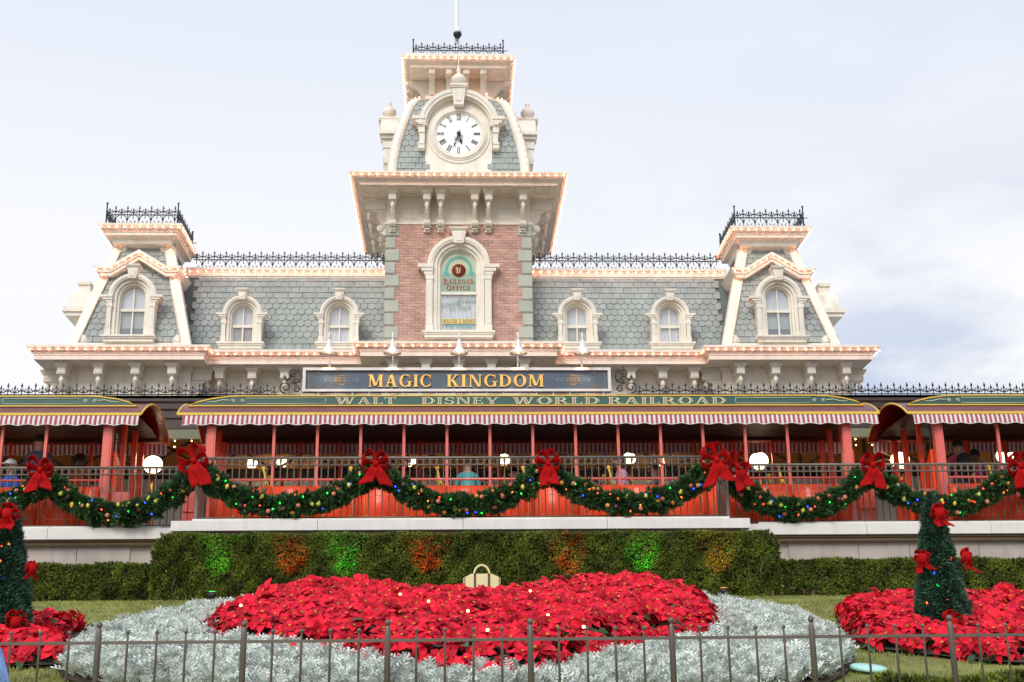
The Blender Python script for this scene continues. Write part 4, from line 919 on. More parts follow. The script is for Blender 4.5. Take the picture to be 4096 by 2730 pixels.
# ------------------------------------------------------------------ station sign
sg = thing('station_sign', 'long slate blue sign board with gilt lettering standing on the canopy', 'sign', (0, 28.3, 9.06))
x0, x1, z0, z1 = -3.40, 3.33, 9.09, 9.63
b = MB(); b.box(x0 + .06, x1 - .06, 28.28, 28.34, z0 + .05, z1 - .05); put('board', b.mesh('board', NAVY), sg)
b = MB(); b.box(x0, x1, 28.22, 28.38, z1 - .06, z1); b.box(x0, x1, 28.22, 28.38, z0, z0 + .055); b.box(x0, x0 + .065, 28.222, 28.378, z0 + .055, z1 - .06); b.box(x1 - .065, x1, 28.222, 28.378, z0 + .055, z1 - .06)
put('frame', b.mesh('frame', LEDGE), sg)
for i in range(18): 
    b = MB(); x = x0 + .35 + i * .365; b.box(x - .018, x + .018, 28.27, 28.33, 8.98, z0); put('support', b.mesh('support', WHITE), sg)
b = MB(); b.tube([(x0, 28.40, 9.0), (x1, 28.40, 9.0)], .012, 5); 
for x in (-2.4, -1.15, .1, 1.35, 2.6): b.lathe([(.03, -.02), (.06, 0), (.05, .06)], (x, 28.40, 8.99), 8)
put('conduit', b.mesh('conduit', RAIL), sg)
write('MAGIC', -1.99, -.60, 9.20, .275, 28.28, .035, GOLD, sg); write('KINGDOM', -.29, 1.87, 9.20, .275, 28.28, .035, GOLD, sg)
NAVYD = mat('sign_letter_backing', (.03, .03, .035), .5)
write('MAGIC', -2.0, -.588, 9.191, .293, 28.279, .006, NAVYD, sg, 'letter_backing', .02); write('KINGDOM', -.30, 1.882, 9.191, .293, 28.279, .006, NAVYD, sg, 'letter_backing', .02)
for t, xc in (('EST.', -2.56), ('1971', 2.50)):
    b = MB()
    for i in range(22): b.box(xc - .29 + i * .027, xc - .29 + i * .027 + .014, 28.276, 28.28, 9.31, 9.42)
    for s_ in (-1, 1): b.prism([(xc + s_ * .31, 9.30), (xc + s_ * .40, 9.365), (xc + s_ * .31, 9.43)], 28.275, 28.28)
    put('ornament', b.mesh('ornament', NAVY2), sg)
    b = MB()
    for z, s_ in ((9.45, 1), (9.28, -1)): b.box(xc - .23, xc + .23, 28.275, 28.28, z - .004, z + .004); b.prism([(xc - .10, z + s_ * .006), (xc + .10, z + s_ * .006), (xc, z + s_ * .045)], 28.275, 28.28)
    put('ornament', b.mesh('ornament', GOLDD), sg)
    put('date_letters', fontmesh(t, .145, GOLDD, 1.15, 0, .004, .006), sg, (xc, 28.273, 9.315))
b = MB()
for z in (9.575, 9.145): b.box(x0 + .12, x1 - .12, 28.276, 28.28, z - .004, z + .004)
for s_, xe in ((1, x0), (-1, x1)):
    b.box(min(xe + s_ * .125, xe + s_ * .133), max(xe + s_ * .125, xe + s_ * .133), 28.275, 28.28, 9.16, 9.56)
    for zz, dz in ((9.50, -1), (9.22, 1)):
        cx = xe + s_ * .22; b.tube([(cx + s_ * x, 28.277, zz + dz * z) for x, y, z in scroll(0, 0, .045, 0, 420, .8)], .006, 4); b.tube([(cx + s_ * .05, 28.277, zz), (cx + s_ * .12, 28.277, zz - dz * .035), (cx + s_ * .20, 28.277, zz + dz * .02), (cx + s_ * .27, 28.277, zz + dz * .01)], [.012, .016, .008, .004], 4)
        b.tube([(cx + s_ * .10, 28.277, zz - dz * .03), (cx + s_ * .16, 28.277, zz + dz * .045)], [.014, .004], 4)
put('gilt_border', b.mesh('gilt_border', GOLDD), sg)
# gooseneck lamps over the sign
def goose():
    b = MB(); b.tube([(0, 0, z1), (0, 0, 10.18), (0, -.03, 10.30), (0, -.11, 10.38), (0, -.22, 10.38), (0, -.29, 10.30), (0, -.30, 10.18)], .019, 7); arm = b.mesh('arm', WHITE)
    b = MB(); c = (0, -.30, 0); b.lathe([(.03, 10.20), (.042, 10.17), (.048, 10.09), (.058, 10.07), (.062, 10.03), (.12, 9.96), (.185, 9.90), (.20, 9.885), (.195, 9.882), (.11, 9.95), (.05, 10.0)], c, 20); sh_ = b.mesh('shade', WHITE)
    b = MB(); b.ball((0, -.30, 9.93), .032); return arm, sh_, b.mesh('bulb', mat('sign_lamp_bulb', (1, .8, .6), .4, emit=(1, .6, .3), es=20))
ga, gs, gb = goose()
for x, lab in ((-2.83, 'white gooseneck lamp above the date words at the left end of the sign'), (-1.45, 'white gooseneck lamp above the first gilt word, second from left'), (.0, 'white gooseneck lamp above the middle of the blue sign'), (1.29, 'white gooseneck lamp above the second gilt word, second from right'), (2.70, 'white gooseneck lamp above the numbers at the right end of the sign')):
    t = thing('gooseneck_lamp', lab, 'lamp', (x, 28.3, z1), 'gooseneck lamps over the sign')
    put('arm', ga, t, (x, 28.3, 0)); put('shade', gs, t, (x, 28.3, 0)); put('bulb', gb, t, (x, 28.3, 0))
    l = bpy.data.lights.new('sign_light', 'SPOT'); l.energy = 16; l.color = (1, .58, .32); l.spot_size = radians(62); l.spot_blend = .8; l.shadow_soft_size = .03
    o = bpy.data.objects.new('sign_light', l); COL.objects.link(o); o.parent = t; o.location = Vector((x, 28.02, 9.90)) - WL[t]; o.rotation_euler = (radians(22), 0, 0)

# ------------------------------------------------------------------ coaches
YN, YF = 25.3, 27.55
def rprof():      # roof cross-section from near eave over to far eave
    P = [(25.10 + 2.62 * t, 7.832 + .455 * sin(pi * t) ** .85) for t in [i / 22 for i in range(23)]]
    return P
M_ = {}
def build_meshes():
    P = rprof(); b = MB(); n = len(P); Lh = 6.79
    Q = P + [(y, z - .035) for y, z in reversed(P)]
    vs = [(x, y, z) for x in (-Lh, Lh) for y, z in Q]; m = len(Q)
    b.add(vs, [(i, (i + 1) % m, m + (i + 1) % m, m + i) for i in range(m)], False); k0 = len(b.f)
    b.add(vs[:m], [tuple(range(m))]); b.add(vs[m:], [tuple(range(m))]); b.mi = [0 if i < n - 1 else 1 for i in range(m)] + [1, 1]
    M_['roof'] = b.mesh('roof', MAROON, REDD)
    b = MB(); b.box(-Lh, Lh, 25.085, 25.115, 7.795, 7.845); b.box(-Lh, Lh, 27.70, 27.73, 7.795, 7.845)
    for s_ in (-1, 1): b.tube([(s_ * Lh, y, z - .01) for y, z in P], .022, 5)
    for i in range(28):
        x = -6.6 + i * .49; b.lathe([(.012, -.006), (.012, 0)], (x, 25.085, 7.82), 6, 'y')
    M_['trim'] = b.mesh('eave_trim', YEL)
    # letter board with rounded ends
    zt, zb, yb = 8.262, 8.065, 25.44
    pts = [(-6.66, zb), (6.62, zb), (6.45, zb + .08), (6.2, zb + .145), (5.9, zt - .012), (5.6, zt), (-5.6, zt), (-5.9, zt - .012), (-6.2, zb + .145), (-6.47, zb + .08)]
    b = MB(); b.prism(pts, yb, yb + .06); M_['board'] = b.mesh('letter_board', GREEN)
    b = MB(); b.tube([(x, yb - .005, z) for x, z in pts], .016, 4, closed=True, smooth=False); M_['border'] = b.mesh('board_border', YEL)
    # awning valance with scalloped edge
    for nm, y, kk in (('awning', 25.10, 1), ('far_awning', 27.66, 1)):
        b = MB(); n = 300; x = np.linspace(-6.68, 6.75, n); v = []
        for t in x:
            zlow = (7.597 if nm == 'awning' else 7.585) + .014 * cos(t * 2 * pi / .36); dy = -.05 if nm == 'awning' else .05
            w = .007 * sin(t * 34)
            v += [(t, y, 7.80), (t, y + dy * .6 + w, 7.72), (t, y + dy + w, zlow + .012), (t, y + dy + w, zlow)]
        f = []; mi = []
        for i in range(n - 1):
            for k in range(3): f.append((i * 4 + k, i * 4 + 4 + k, i * 4 + 5 + k, i * 4 + 1 + k)); mi.append(1 if k == 2 else 0)
        b.add(v, f, True); b.mi = mi; M_[nm] = b.mesh(nm, AWN, mat('awning_hem', (.75, .70, .68), .8))
    # side panel profile along x
    SP_ = [(25.30, 6.45), (25.23, 6.44), (25.17, 6.40), (25.15, 6.34), (25.15, 6.32), (25.10, 6.20), (25.07, 6.05), (25.06, 5.90), (25.08, 5.74), (25.13, 5.60), (25.20, 5.50), (25.34, 5.46), (25.34, 6.44)]
    def sidebar(xa, xb, mirror=False):
        b = MB(); PP = [((YN + YF - y) if mirror else y, z) for y, z in SP_]; b.prism(PP, xa, xb, 'x'); b.sm = [False, False] + [True] * len(PP); return b.mesh('side_panel', RED)
    M_['side'] = sidebar(-.409, .409); M_['sidee'] = sidebar(-.15, .15); M_['fside'] = sidebar(-6.3, 6.3, True)
    b = MB(); prof = lambda z: float(np.interp(z, [5.74, 5.90, 6.05, 6.20, 6.32], [25.08, 25.06, 25.07, 25.10, 25.15])) - .004
    za, zc, w = 5.80, 6.24, .30
    loop = [(-w + .05, za), (w - .05, za), (w, za + .05), (w, zc - .05), (w - .05, zc), (-w + .05, zc), (-w, zc - .05), (-w, za + .05)]
    full = []
    for i in range(8):
        a, c = loop[i], loop[(i + 1) % 8]
        for k in range(4): full.append((a[0] + (c[0] - a[0]) * k / 4, a[1] + (c[1] - a[1]) * k / 4))
    b.tube([(x, prof(z), z) for x, z in full], .0055, 4, closed=True, smooth=False)
    for sx_ in (-1, 1):
        for zz in (za, zc):
            d = 1 if zz == za else -1; cx = sx_ * (w - .07); b.tube([(cx, prof(zz + d * .03), zz + d * .03), (cx + sx_ * .04, prof(zz), zz + d * .06)], .009, 4); b.tube([(cx + sx_ * .05, prof(zz), zz + d * .02), (cx + .0, prof(zz), zz + d * .07)], .007, 4)
    M_['pin'] = b.mesh('pinstripe', GOLDL)
    b = MB(); b.prism([(-.027, -.05), (.027, -.05), (.034, 0), (-.034, 0)], YN - .03, YN + .03); b.box(-.027, .027, YN - .035, YN + .03, 6.42, 7.62); b.box(-.035, .035, YN - .04, YN + .035, 7.62, 7.85); b.box(-.035, .035, YN - .04, YN + .035, 6.42, 6.50)
    b.v = b.v[8:]; b.f = [tuple(i - 8 for i in f) for f in b.f[6:]]; b.mi = b.mi[6:]; b.sm = b.sm[6:]; M_['post'] = b.mesh('post', PINKP)
    b = MB(); b.box(-.085, .085, YN - .07, YN + .10, 5.5, 7.86); b.box(-.055, .055, YN - .085, YN - .07, 5.7, 7.8); M_['epost'] = b.mesh('end_post', PINKP)
    b = MB(); b.box(-.03, .03, YF - .03, YF + .03, 6.42, 7.86); M_['fpost'] = b.mesh('far_post', RED)
    b = MB(); b.tube([(-6.1, YN - .01, 6.575), (6.1, YN - .01, 6.575)], .026, 6); M_['hrail'] = b.mesh('handrail', PINKP)
    b = MB(); b.box(-6.2, 6.2, 25.4, 27.45, 5.70, 5.79); M_['floor'] = b.mesh('floor', DBROWN)
    b = MB(); b.add([(-6.6, 25.16, 7.84), (6.6, 25.16, 7.84), (6.6, 25.8, 7.93), (-6.6, 25.8, 7.93), (6.6, 27.0, 7.93), (-6.6, 27.0, 7.93), (6.6, 27.66, 7.84), (-6.6, 27.66, 7.84)], [(0, 1, 2, 3), (3, 2, 4, 5), (5, 4, 6, 7)]); b.box(-6.6, 6.6, 27.45, 27.5, 7.81, 7.86)
    M_['ceil'] = b.mesh('ceiling', CEIL)
    b = MB()     # bench: wooden seat and back crosswise
    b.box(-.22, .22, 25.45, 26.25, 6.20, 6.24); b.box(-.03, .0, 25.45, 26.25, 6.24, 6.66); M_['bench'] = b.mesh('bench', mat('bench_slats', (.32, .15, .07), .5))
    b = MB()
    for y in (25.43, 26.27): b.tube([(.2, y, 5.79), (.16, y, 6.2), (.0, y, 6.4), (-.03, y, 6.72), (-.07, y, 6.84)], .022, 5); b.tube([(.22, y, 6.42), (.05, y, 6.48), (-.02, y, 6.65)], .018, 5); b.lathe([(.03, -.02), (.045, 0), (.03, .02)], (-.05, y, 6.82), 8, 'y')
    M_['arm'] = b.mesh('bench_arm', YEL)
    # end bulkhead and vestibule
    for s_ in (-1, 1):
        b = MB(); xx = s_ * 6.28; b.box(xx - .03, xx + .03, 25.38, 25.95, 5.5, 6.9); b.prism([(25.38, 6.9), (25.95, 6.9), (25.95, 6.75), (25.7, 7.0), (25.38, 7.15)], xx - .028, xx + .028, 'x'); M_['bulk%d' % s_] = b.mesh('end_panel', RED); b = MB(); b.box(xx - .03, xx + .03, 26.9, 27.5, 5.5, 6.9); M_['bulkf%d' % s_] = b.mesh('far_end_panel', RED)
        b = MB()
        for y in (25.98, 26.88, 27.5): b.box(xx - .045, xx + .045, y - .05, y + .05, 5.5, 7.9)
        M_['dpost%d' % s_] = b.mesh('door_post', RED)
        b = MB(); b.box(xx - .012, xx + .012, 25.40, 25.92, 7.1, 7.8); M_['wind%d' % s_] = b.mesh('end_window', GLASSM)
        xg = s_ * 6.62; b = MB(); b.box(min(xx, xg), max(xx, xg), 25.3, 27.5, 5.36, 5.44); b.box(min(xx + s_ * .03, xg), max(xx + s_ * .03, xg), 25.32, 25.37, 5.72, 6.36); b.box(min(xx + s_ * .03, xg), max(xx + s_ * .03, xg), 25.32, 25.37, 5.44, 5.66); b.tube([(xx + s_ * .02, 25.30, 5.98), (xg, 25.30, 5.98)], .012, 5)
        M_['gate%d' % s_] = b.mesh('step_gate', PINKP)
build_meshes()
def coach(cx, label, title):
    t = thing('railway_coach', label, 'train coach', (cx, 26.4, 5.3), 'open excursion coaches standing at the platform'); P_ = (cx, 0, 0)
    for k, nm in (('roof', 'roof'), ('trim', 'eave_trim'), ('awning', 'awning'), ('far_awning', 'far_awning'), ('fside', 'far_side_panel'), ('hrail', 'handrail'), ('floor', 'floor'), ('ceil', 'ceiling'), ('bulk-1', 'end_panel'), ('bulk1', 'end_panel'), ('bulkf-1', 'far_end_panel'), ('bulkf1', 'far_end_panel'), ('dpost-1', 'door_post'), ('dpost1', 'door_post'), ('wind-1', 'end_window'), ('wind1', 'end_window'), ('gate-1', 'step_gate'), ('gate1', 'step_gate')): put(nm, M_[k], t, P_)
    bd = put('letter_board', M_['board'], t, P_); WL[bd] = Vector(P_); put('board_border', M_['border'], bd, P_)
    # outline frames and flourishes on the letter board
    b = MB(); y = 25.432; xi = 4.05
    for s_ in (-1, 1):
        xa, xb = (s_ * xi + (0.04 if s_ < 0 else 0), s_ * 5.55); b.tube([(xa, y, 8.105), (xb, y, 8.105)], .007, 4); b.tube([(xa, y, 8.215), (xb, y, 8.215)], .007, 4); b.tube([(xa, y, 8.105), (xa, y, 8.215)], .007, 4)
        for cx_ in (5.62, 5.80): b.tube([(s_ * (cx_ + x), y, 8.16 + z) for x, _, z in scroll(0, 0, .045, 0, 540, .85)], .008, 4)
        b.tube([(s_ * 5.86, y, 8.17), (s_ * 6.0, y, 8.185), (s_ * 6.12, y, 8.15), (s_ * 6.24, y, 8.14), (s_ * 6.30, y, 8.16)], [.012, .010, .010, .008, .004], 4)
    put('flourish', b.mesh('flourish', PALE), bd, P_)
    if title:
        for wd, a, c in (('WALT', -3.83 + cx, -2.63 + cx), ('DISNEY', -2.16 + cx, -.62 + cx), ('WORLD', -.38 + cx, 1.37 + cx), ('RAILROAD', 1.5 + cx, 3.88 + cx)):
            write(wd, a, c, 8.093, .135, 25.44, .010, PALE, bd, 'letter', .02)
            sx = (c - a) / (textw(wd, .02) * .135); x = a
            for ch in wd:      # brown inlay of the thick strokes
                w, gs_ = glyph(ch); q = MB()
                for g_ in gs_:
                    xs = [p[0] for p in g_]; zs_ = [p[1] for p in g_]
                    wd_ = abs(g_[1][0] - g_[0][0])
                    if len(g_) == 4 and abs(wd_ - TK) < .01 and max(zs_) - min(zs_) > .4:
                        mx_ = lambda p, k: (p[0] * .135 * sx, p[1] * .135)
                        a0 = (g_[0][0] + .055, g_[0][1] + .11); a1 = (g_[1][0] - .055, g_[1][1] + .11); a2 = (g_[2][0] - .055, g_[2][1] - .11); a3 = (g_[3][0] + .055, g_[3][1] - .11)
                        q.prism([mx_(p, 0) for p in (a0, a1, a2, a3)], -.016, -.004)
                if ch in 'ODC':
                    for sd in ((-1, 1) if ch == 'O' else (1,) if ch == 'D' else (-1,)):
                        cxg = .46 if ch != 'D' else .36; rr = .34 if ch != 'D' else .42
                        q.prism([((cxg + sd * (rr - .04)) * .135 * sx, .03), ((cxg + sd * (rr + .03)) * .135 * sx, .045), ((cxg + sd * (rr + .03)) * .135 * sx, .09), ((cxg + sd * (rr - .04)) * .135 * sx, .105)], -.016, -.004)
                if q.v: put('letter_inlay', q.mesh('letter_inlay', BROWNL), bd, (x, 25.44, 8.093))
                x += (w + .02) * .135 * sx
    vis = lambda x: -9.6 < x < 12.6
    for k in range(13):
        x = cx - 4.96 + .829 * k
        if vis(x): put('post', M_['post'], t, (x, 0, 0)); put('far_post', M_['fpost'], t, (x + .25, 0, 0))
    for k in range(14):
        x = cx - 5.374 + .829 * k
        if vis(x): s_ = put('side_panel', M_['side'], t, (x, 0, 0)); put('pinstripe', M_['pin'], s_, (x, 0, 0))
    for s_ in (-1, 1): put('end_post', M_['epost'], t, (cx + s_ * 6.15, 0, 0)); put('side_panel', M_['sidee'], t, (cx + s_ * 5.935, 0, 0))
    for k in range(7):
        x = cx - 5.1 + 1.66 * k
        if vis(x): bb = put('bench', M_['bench'], t, (x, 0, 0)); put('bench_arm', M_['arm'], bb, (x, 0, 0))
    return t
coach(-12.86, 'red open coach at the left edge, arched roof end by the left globe lamp', False)
coach(1.40, 'whole red open coach in the middle under a striped awning and green letter board', True)
coach(15.53, 'red open coach at the right edge, arched roof end beside the small pine tree', False)
# tail letter of the left coach's board
lt = [o for o in bpy.data.objects if o.name.startswith('letter_board') and abs(WL[o].x + 12.86) < .1][0]
write('D', -9.37, -8.98, 8.093, .135, 25.44, .010, PALE, lt, 'letter', .02)
# couplings between coaches
for xc, lab in ((-5.72, 'black coupling and buffer gear between left and middle coaches'), (8.45, 'black coupling and buffer gear between middle and right coaches')):
    cp = thing('coupling', lab, 'coupling', (xc, 26.4, 5.3)); b = MB(); b.tube([(xc - .35, 26.4, 5.45), (xc + .35, 26.4, 5.45)], .05, 8); b.box(xc - .12, xc + .12, 26.3, 26.5, 5.36, 5.56); put('drawbar', b.mesh('drawbar', BLACK), cp)
    b = MB(); b.lathe([(.06, -.12), (.06, 0), (.09, .02), (.09, .05)], (xc, 26.0, 5.55), 10, 'x'); put('buffer', b.mesh('buffer', BLACK), cp)

# ------------------------------------------------------------------ ledge, stone wall
wl = thing('retaining_wall', 'pinkish stone retaining wall with white painted ledge and brown moulding', 'wall', (0, 24.5, 4.1))
def ledge(x0, x1, y0, y1, z0, z1, n=1):
    for i in range(n):
        a = x0 + (x1 - x0) * i / n + .004; c = x0 + (x1 - x0) * (i + 1) / n - .004; b = MB(); b.box(a, c, y0, y1, z0, z1); b.box(a + (.35 if i == 0 and n > 1 and x0 > -6 else 0), c - (.35 if i == n - 1 and n > 1 and x1 < 6 else 0), y0 + .08, y1, z1, z1 + .045); put('ledge', b.mesh('ledge', LEDGE), wl)
ledge(-5.09, 5.20, 23.7, 24.95, 5.36, 5.535, 4); ledge(-24, -5.095, 24.5, 24.95, 5.345, 5.545, 8); ledge(5.205, 24, 24.5, 24.95, 5.36, 5.56, 8)
b = MB()
for x0, x1, y in ((-24, -4.95, 24.6), (5.05, 24, 24.6)):
    b.sweep([(x0, y), (x1, y)], [(-.3, 5.345), (0, 5.345), (0, 5.325), (-.05, 5.31), (-.02, 5.29), (.0, 5.27), (-.03, 5.245), (-.08, 5.235), (-.3, 5.235)])
b.box(-4.95, 5.05, 23.85, 24.9, 5.27, 5.36); put('moulding', b.mesh('moulding', BAND), wl)
b = MB(); b.box(-24, 24, 24.76, 24.95, 3.9, 5.3); b.box(-4.9, 5.0, 23.95, 24.76, 3.9, 5.3); put('wall_core', b.mesh('wall_core', STONE), wl)
for i in range(40):
    x0 = -24 + i * 1.2 + (i % 3) * .12; x1 = -24 + (i + 1) * 1.2 + ((i + 1) % 3) * .12 - .012
    if x1 < -4.9 or x0 > 5.0:
        b = MB(); b.box(x0, x1, 24.73, 24.80, 3.95, 5.235); put('stone_panel', b.mesh('stone_panel', STONE), wl)
# ------------------------------------------------------------------ railings
TOPZ = 1.13
def picket_mesh():
    b = MB(); b.tube([(0, 0, .05), (0, 0, 1.0)], .0095, 6); b.lathe([(.013, .98), (.022, 1.0), (.014, 1.02), (.020, 1.06), (.028, 1.08), (.028, 1.10), (.014, 1.11)], (0, 0, 0), 6); return b.mesh('picket', RAIL)
PK = picket_mesh(); b = MB(); b.tube([(.048 * cos(t), 0, 1.058 + .045 * sin(t)) for t in np.linspace(0, 2 * pi, 13)[:-1]], .0055, 4, closed=True); RG = b.mesh('ring', RAIL)
b = MB()
for s_ in (-1, 1): b.tube([(s_ * (.06 + x), 0, .72 + z) for x, _, z in scroll(0, 0, .055, -60, 400, .6)], .006, 4); b.tube([(s_ * .03, 0, .66), (s_ * .10, 0, .665), (s_ * .12, 0, .72)], .006, 4)
SCR = b.mesh('rail_scroll', RAIL)
def railing(p0, p1, z, parent, sp=.1226, end=True):
    p0 = Vector((*p0, z)); p1 = Vector((*p1, z)); d = p1 - p0; n = max(1, int(round(d.length / sp))); u = d.normalized(); ang = atan2(u.y, u.x); Z = Vector((0, 0, 1))
    b = MB(); 
    for h, r in ((TOPZ, .021), (TOPZ + .012, .017), (1.0, .011), (.05, .012)): b.tube([p0 + Z * h, p1 + Z * h], r, 6)
    o = put('rails', b.mesh('rails', RAIL), parent)
    for i in range(n + 1):
        q = p0 + u * (d.length * i / n); put('picket', PK, parent, q, (0, 0, ang))
        if i < n: put('ring', RG, o, q + u * (d.length / n / 2), (0, 0, ang))
        if i % 8 == 4: b = MB(); b.tube([q, q + Z * .06], .012, 5); put('foot', b.mesh('foot', RAIL), o)
        if n > 20 and i % 11 in (5,): put('rail_scroll', SCR, o, q, (0, 0, ang))
def post(parent, x, y, z, h=1.17):
    b = MB(); b.box(x - .028, x + .028, y - .028, y + .028, z, z + h); b.box(x - .036, x + .036, y - .036, y + .036, z + h, z + h + .02); put('post', b.mesh('post', RAIL), parent)
RL = thing('balcony_railing', 'long taupe iron railing along the white ledge in front of the train', 'railing', (0, 24, 5.58))
railing((-4.72, 24.0), (4.87, 24.0), 5.585, RL); railing((-4.72, 24.05), (-4.72, 24.75), 5.585, RL, .11); railing((4.87, 24.05), (4.87, 24.75), 5.585, RL, .11)
railing((-11.2, 24.8), (-4.78, 24.8), 5.585, RL, .1226); railing((4.95, 24.8), (13.6, 24.8), 5.60, RL)
for x, y in ((-4.72, 24.0), (4.87, 24.0), (-4.72, 24.8), (4.87, 24.8)): post(RL, x, y, 5.56)

# ------------------------------------------------------------------ garlands
def tuft(n=12, L_=.085, w=.011, spread=.9):
    V = []; F = []
    r = random.Random(3)
    for i in range(n):
        a = r.uniform(0, 2 * pi); t = r.uniform(.15, spread); d = Vector((sin(t) * cos(a), sin(t) * sin(a), cos(t))); s = d.cross(Vector((r.uniform(-1, 1), r.uniform(-1, 1), .3))).normalized() * w / 2; ll = L_ * r.uniform(.7, 1.15)
        k = len(V); V += [tuple(-s * .5), tuple(s * .5), tuple(d * ll * .6 + s), tuple(d * ll), tuple(d * ll * .6 - s)]; F += [(k, k + 1, k + 2, k + 4), (k + 4, k + 2, k + 3, k + 3)]
    F = [(a, b_, c, d) if c != d else (a, b_, c, d) for a, b_, c, d in F]
    V = np.array(V); F4 = []
    for f in F:
        F4.append(f if f[2] != f[3] else (f[0], f[1], f[2], f[2]))
    # drop degenerate: split into triangles
    T = []
    for f in F: T.append((f[0], f[1], f[2])); 
    for f in F:
        if f[2] != f[3]: T.append((f[0], f[2], f[3]))
    return V, np.array(T)
TUFT = tuft(14, .10, .020, .95)
def dirs_to_R(D):
    D = D / np.linalg.norm(D, axis=1, keepdims=True); az = np.arctan2(D[:, 1], D[:, 0]); ti = np.arccos(np.clip(D[:, 2], -1, 1)); return rotmats(nr.uniform(0, 2 * pi, len(D)), ti, az)
def em(name, c, e, s): return mat(name, c, .3, emit=e, es=s)
LC = {'red': em('light_red', (1, .05, .02), (1, .07, .02), 3.2), 'green': em('light_green', (.02, .8, .1), (.02, 1, .10), 2.4), 'blue': em('light_blue', (.02, .06, .9), (.02, .06, 1), 3.5), 'orange': em('light_orange', (1, .2, .05), (1, .16, .03), 2.8)}
b = MB(); b.lathe([(.002, -.03), (.016, -.012), (.020, .0), (.016, .016), (.002, .028)], (0, 0, 0), 8); LM = {k: None for k in LC}
for k in LC: b2_ = MB(); b2_.v, b2_.f, b2_.mi, b2_.sm = b.v, b.f, b.mi, b.sm; LM[k] = b2_.mesh('fairy_light', LC[k])
FR = {}
for nm, c in (('peach', (.62, .22, .12)), ('apple', (.45, .10, .07)), ('orange', (.75, .30, .06)), ('lemon', (.72, .58, .06)), ('pear', (.45, .48, .08)), ('plum', (.10, .04, .06))):
    m_ = mat('fruit_' + nm, c, .38, var=.15, vscale=20); q = MB()
    if nm == 'pear': q.lathe([(.002, -.05), (.035, -.042), (.045, -.015), (.035, .015), (.02, .035), (.015, .055), (.002, .062)], (0, 0, 0), 10)
    elif nm == 'lemon': q.lathe([(.002, -.055), (.012, -.045), (.036, -.018), (.038, .01), (.015, .045), (.002, .055)], (0, 0, 0), 10)
    else: q.ball((0, 0, 0), .043, 12, 8)
    FR[nm] = q.mesh('bauble', m_)
def cone_mesh():
    V = []; F = []; n = 0
    for i in range(9):
        z = -.055 + i * .0135; r = .042 * sin(pi * (i + 1.2) / 10.5) ** .7
        for k in range(9):
            a = 2 * pi * (k + .5 * (i % 2)) / 9; c, s_ = cos(a), sin(a); c2, s2 = cos(a + .33), sin(a + .33); c0, s0 = cos(a - .33), sin(a - .33)
            V += [(.4 * r * c0, .4 * r * s0, z), (.4 * r * c2, .4 * r * s2, z), (r * c2 * .9, r * s2 * .9, z + .004), (r * 1.1 * c, r * 1.1 * s_, z + .012), (r * c0 * .9, r * s0 * .9, z + .004)]
            F += [(n, n + 1, n + 2), (n, n + 2, n + 4), (n + 4, n + 2, n + 3)]; n += 5
    return npmesh('pine_cone', V, F, CONE)
CM = cone_mesh()
def garland(p0, p1, sag, lab, seed):
    """swag between two points hanging in front of the railing"""
    r = np.random.RandomState(seed); t = thing('garland', lab, 'garland', tuple((Vector(p0) + Vector(p1)) / 2 - Vector((0, 0, sag))), 'pine garlands swagged along the balcony railing')
    Ln = (Vector(p1) - Vector(p0)).length; 
    def c(s): 
        p = Vector(p0).lerp(Vector(p1), s); p.z -= sag * (1 - (2 * s - 1) ** 2) ** .88; return p
    n = int(Ln * 620); s = r.uniform(0, 1, n); C = np.array([c(x) for x in s]); lump = 1 + .17 * np.sin(s * Ln * 9 + seed) + .13 * np.sin(s * Ln * 23 + seed * 3)
    a = r.uniform(0, 2 * pi, n); rad = .165 * lump * np.sqrt(r.uniform(.15, 1, n)) * np.where(r.uniform(size=n) < .08, 1.28, 1.0); T = np.array([(c(min(1, x + .01)) - c(max(0, x - .01))).normalized() for x in s])
    U = np.cross(T, np.array([0, 1, 0])); U /= np.linalg.norm(U, axis=1, keepdims=True); Wv = np.cross(T, U)
    O = U * np.cos(a)[:, None] + Wv * np.sin(a)[:, None]; P = C + O * rad[:, None]; P[:, 1] = np.minimum(P[:, 1], 23.985 + (P[:, 1] * 0) + (0.8 if p0[1] > 24.3 else 0))
    D = O + r.normal(0, .45, (n, 3)) + T * r.normal(0, .5, n)[:, None]
    V, F = scatter(TUFT, P, dirs_to_R(D), r.uniform(.75, 1.25, n)); put('foliage', npmesh('garland_foliage', V, F, PINE), t, kind='stuff')
    q = MB(); q.tube([c(x) for x in np.linspace(0, 1, 24)], .095, 8); put('core', q.mesh('garland_core', mat('garland_core', (.006, .014, .005), .9)), t)
    def on(s, ang, rr): cc = c(s); return cc + Vector((0, -cos(ang) * rr, 0)) + Vector((0, 0, sin(ang) * rr))
    names = list(FR); k = int(Ln * 6.2)
    for i in range(k):
        s_ = (i + r.uniform(.1, .9)) / k; nm = names[r.choice(6, p=[.24, .2, .2, .18, .14, .04])]; put('bauble', FR[nm], t, on(s_, r.uniform(-1.0, 1.0), .192), (r.uniform(-.5, .5), r.uniform(-.6, .6), 0))
    k = int(Ln * 6.2)
    for i in range(k):
        s_ = (i + r.uniform(.1, .9)) / k; nm = ['red', 'green', 'blue', 'orange'][r.choice(4, p=[.3, .28, .24, .18])]; put('fairy_light', LM[nm], t, on(s_, r.uniform(-1.1, 1.1), .205), (r.uniform(-1, 1), r.uniform(-1, 1), 0)).scale = (.72, .72, .72)
    for i in range(max(2, int(Ln * .9))): put('pine_cone', CM, t, on((i + r.uniform(.3, .7)) / max(2, int(Ln * .9)), r.uniform(-.7, .7), .18), (r.uniform(-1.2, 1.2), r.uniform(-1, 1), 0))
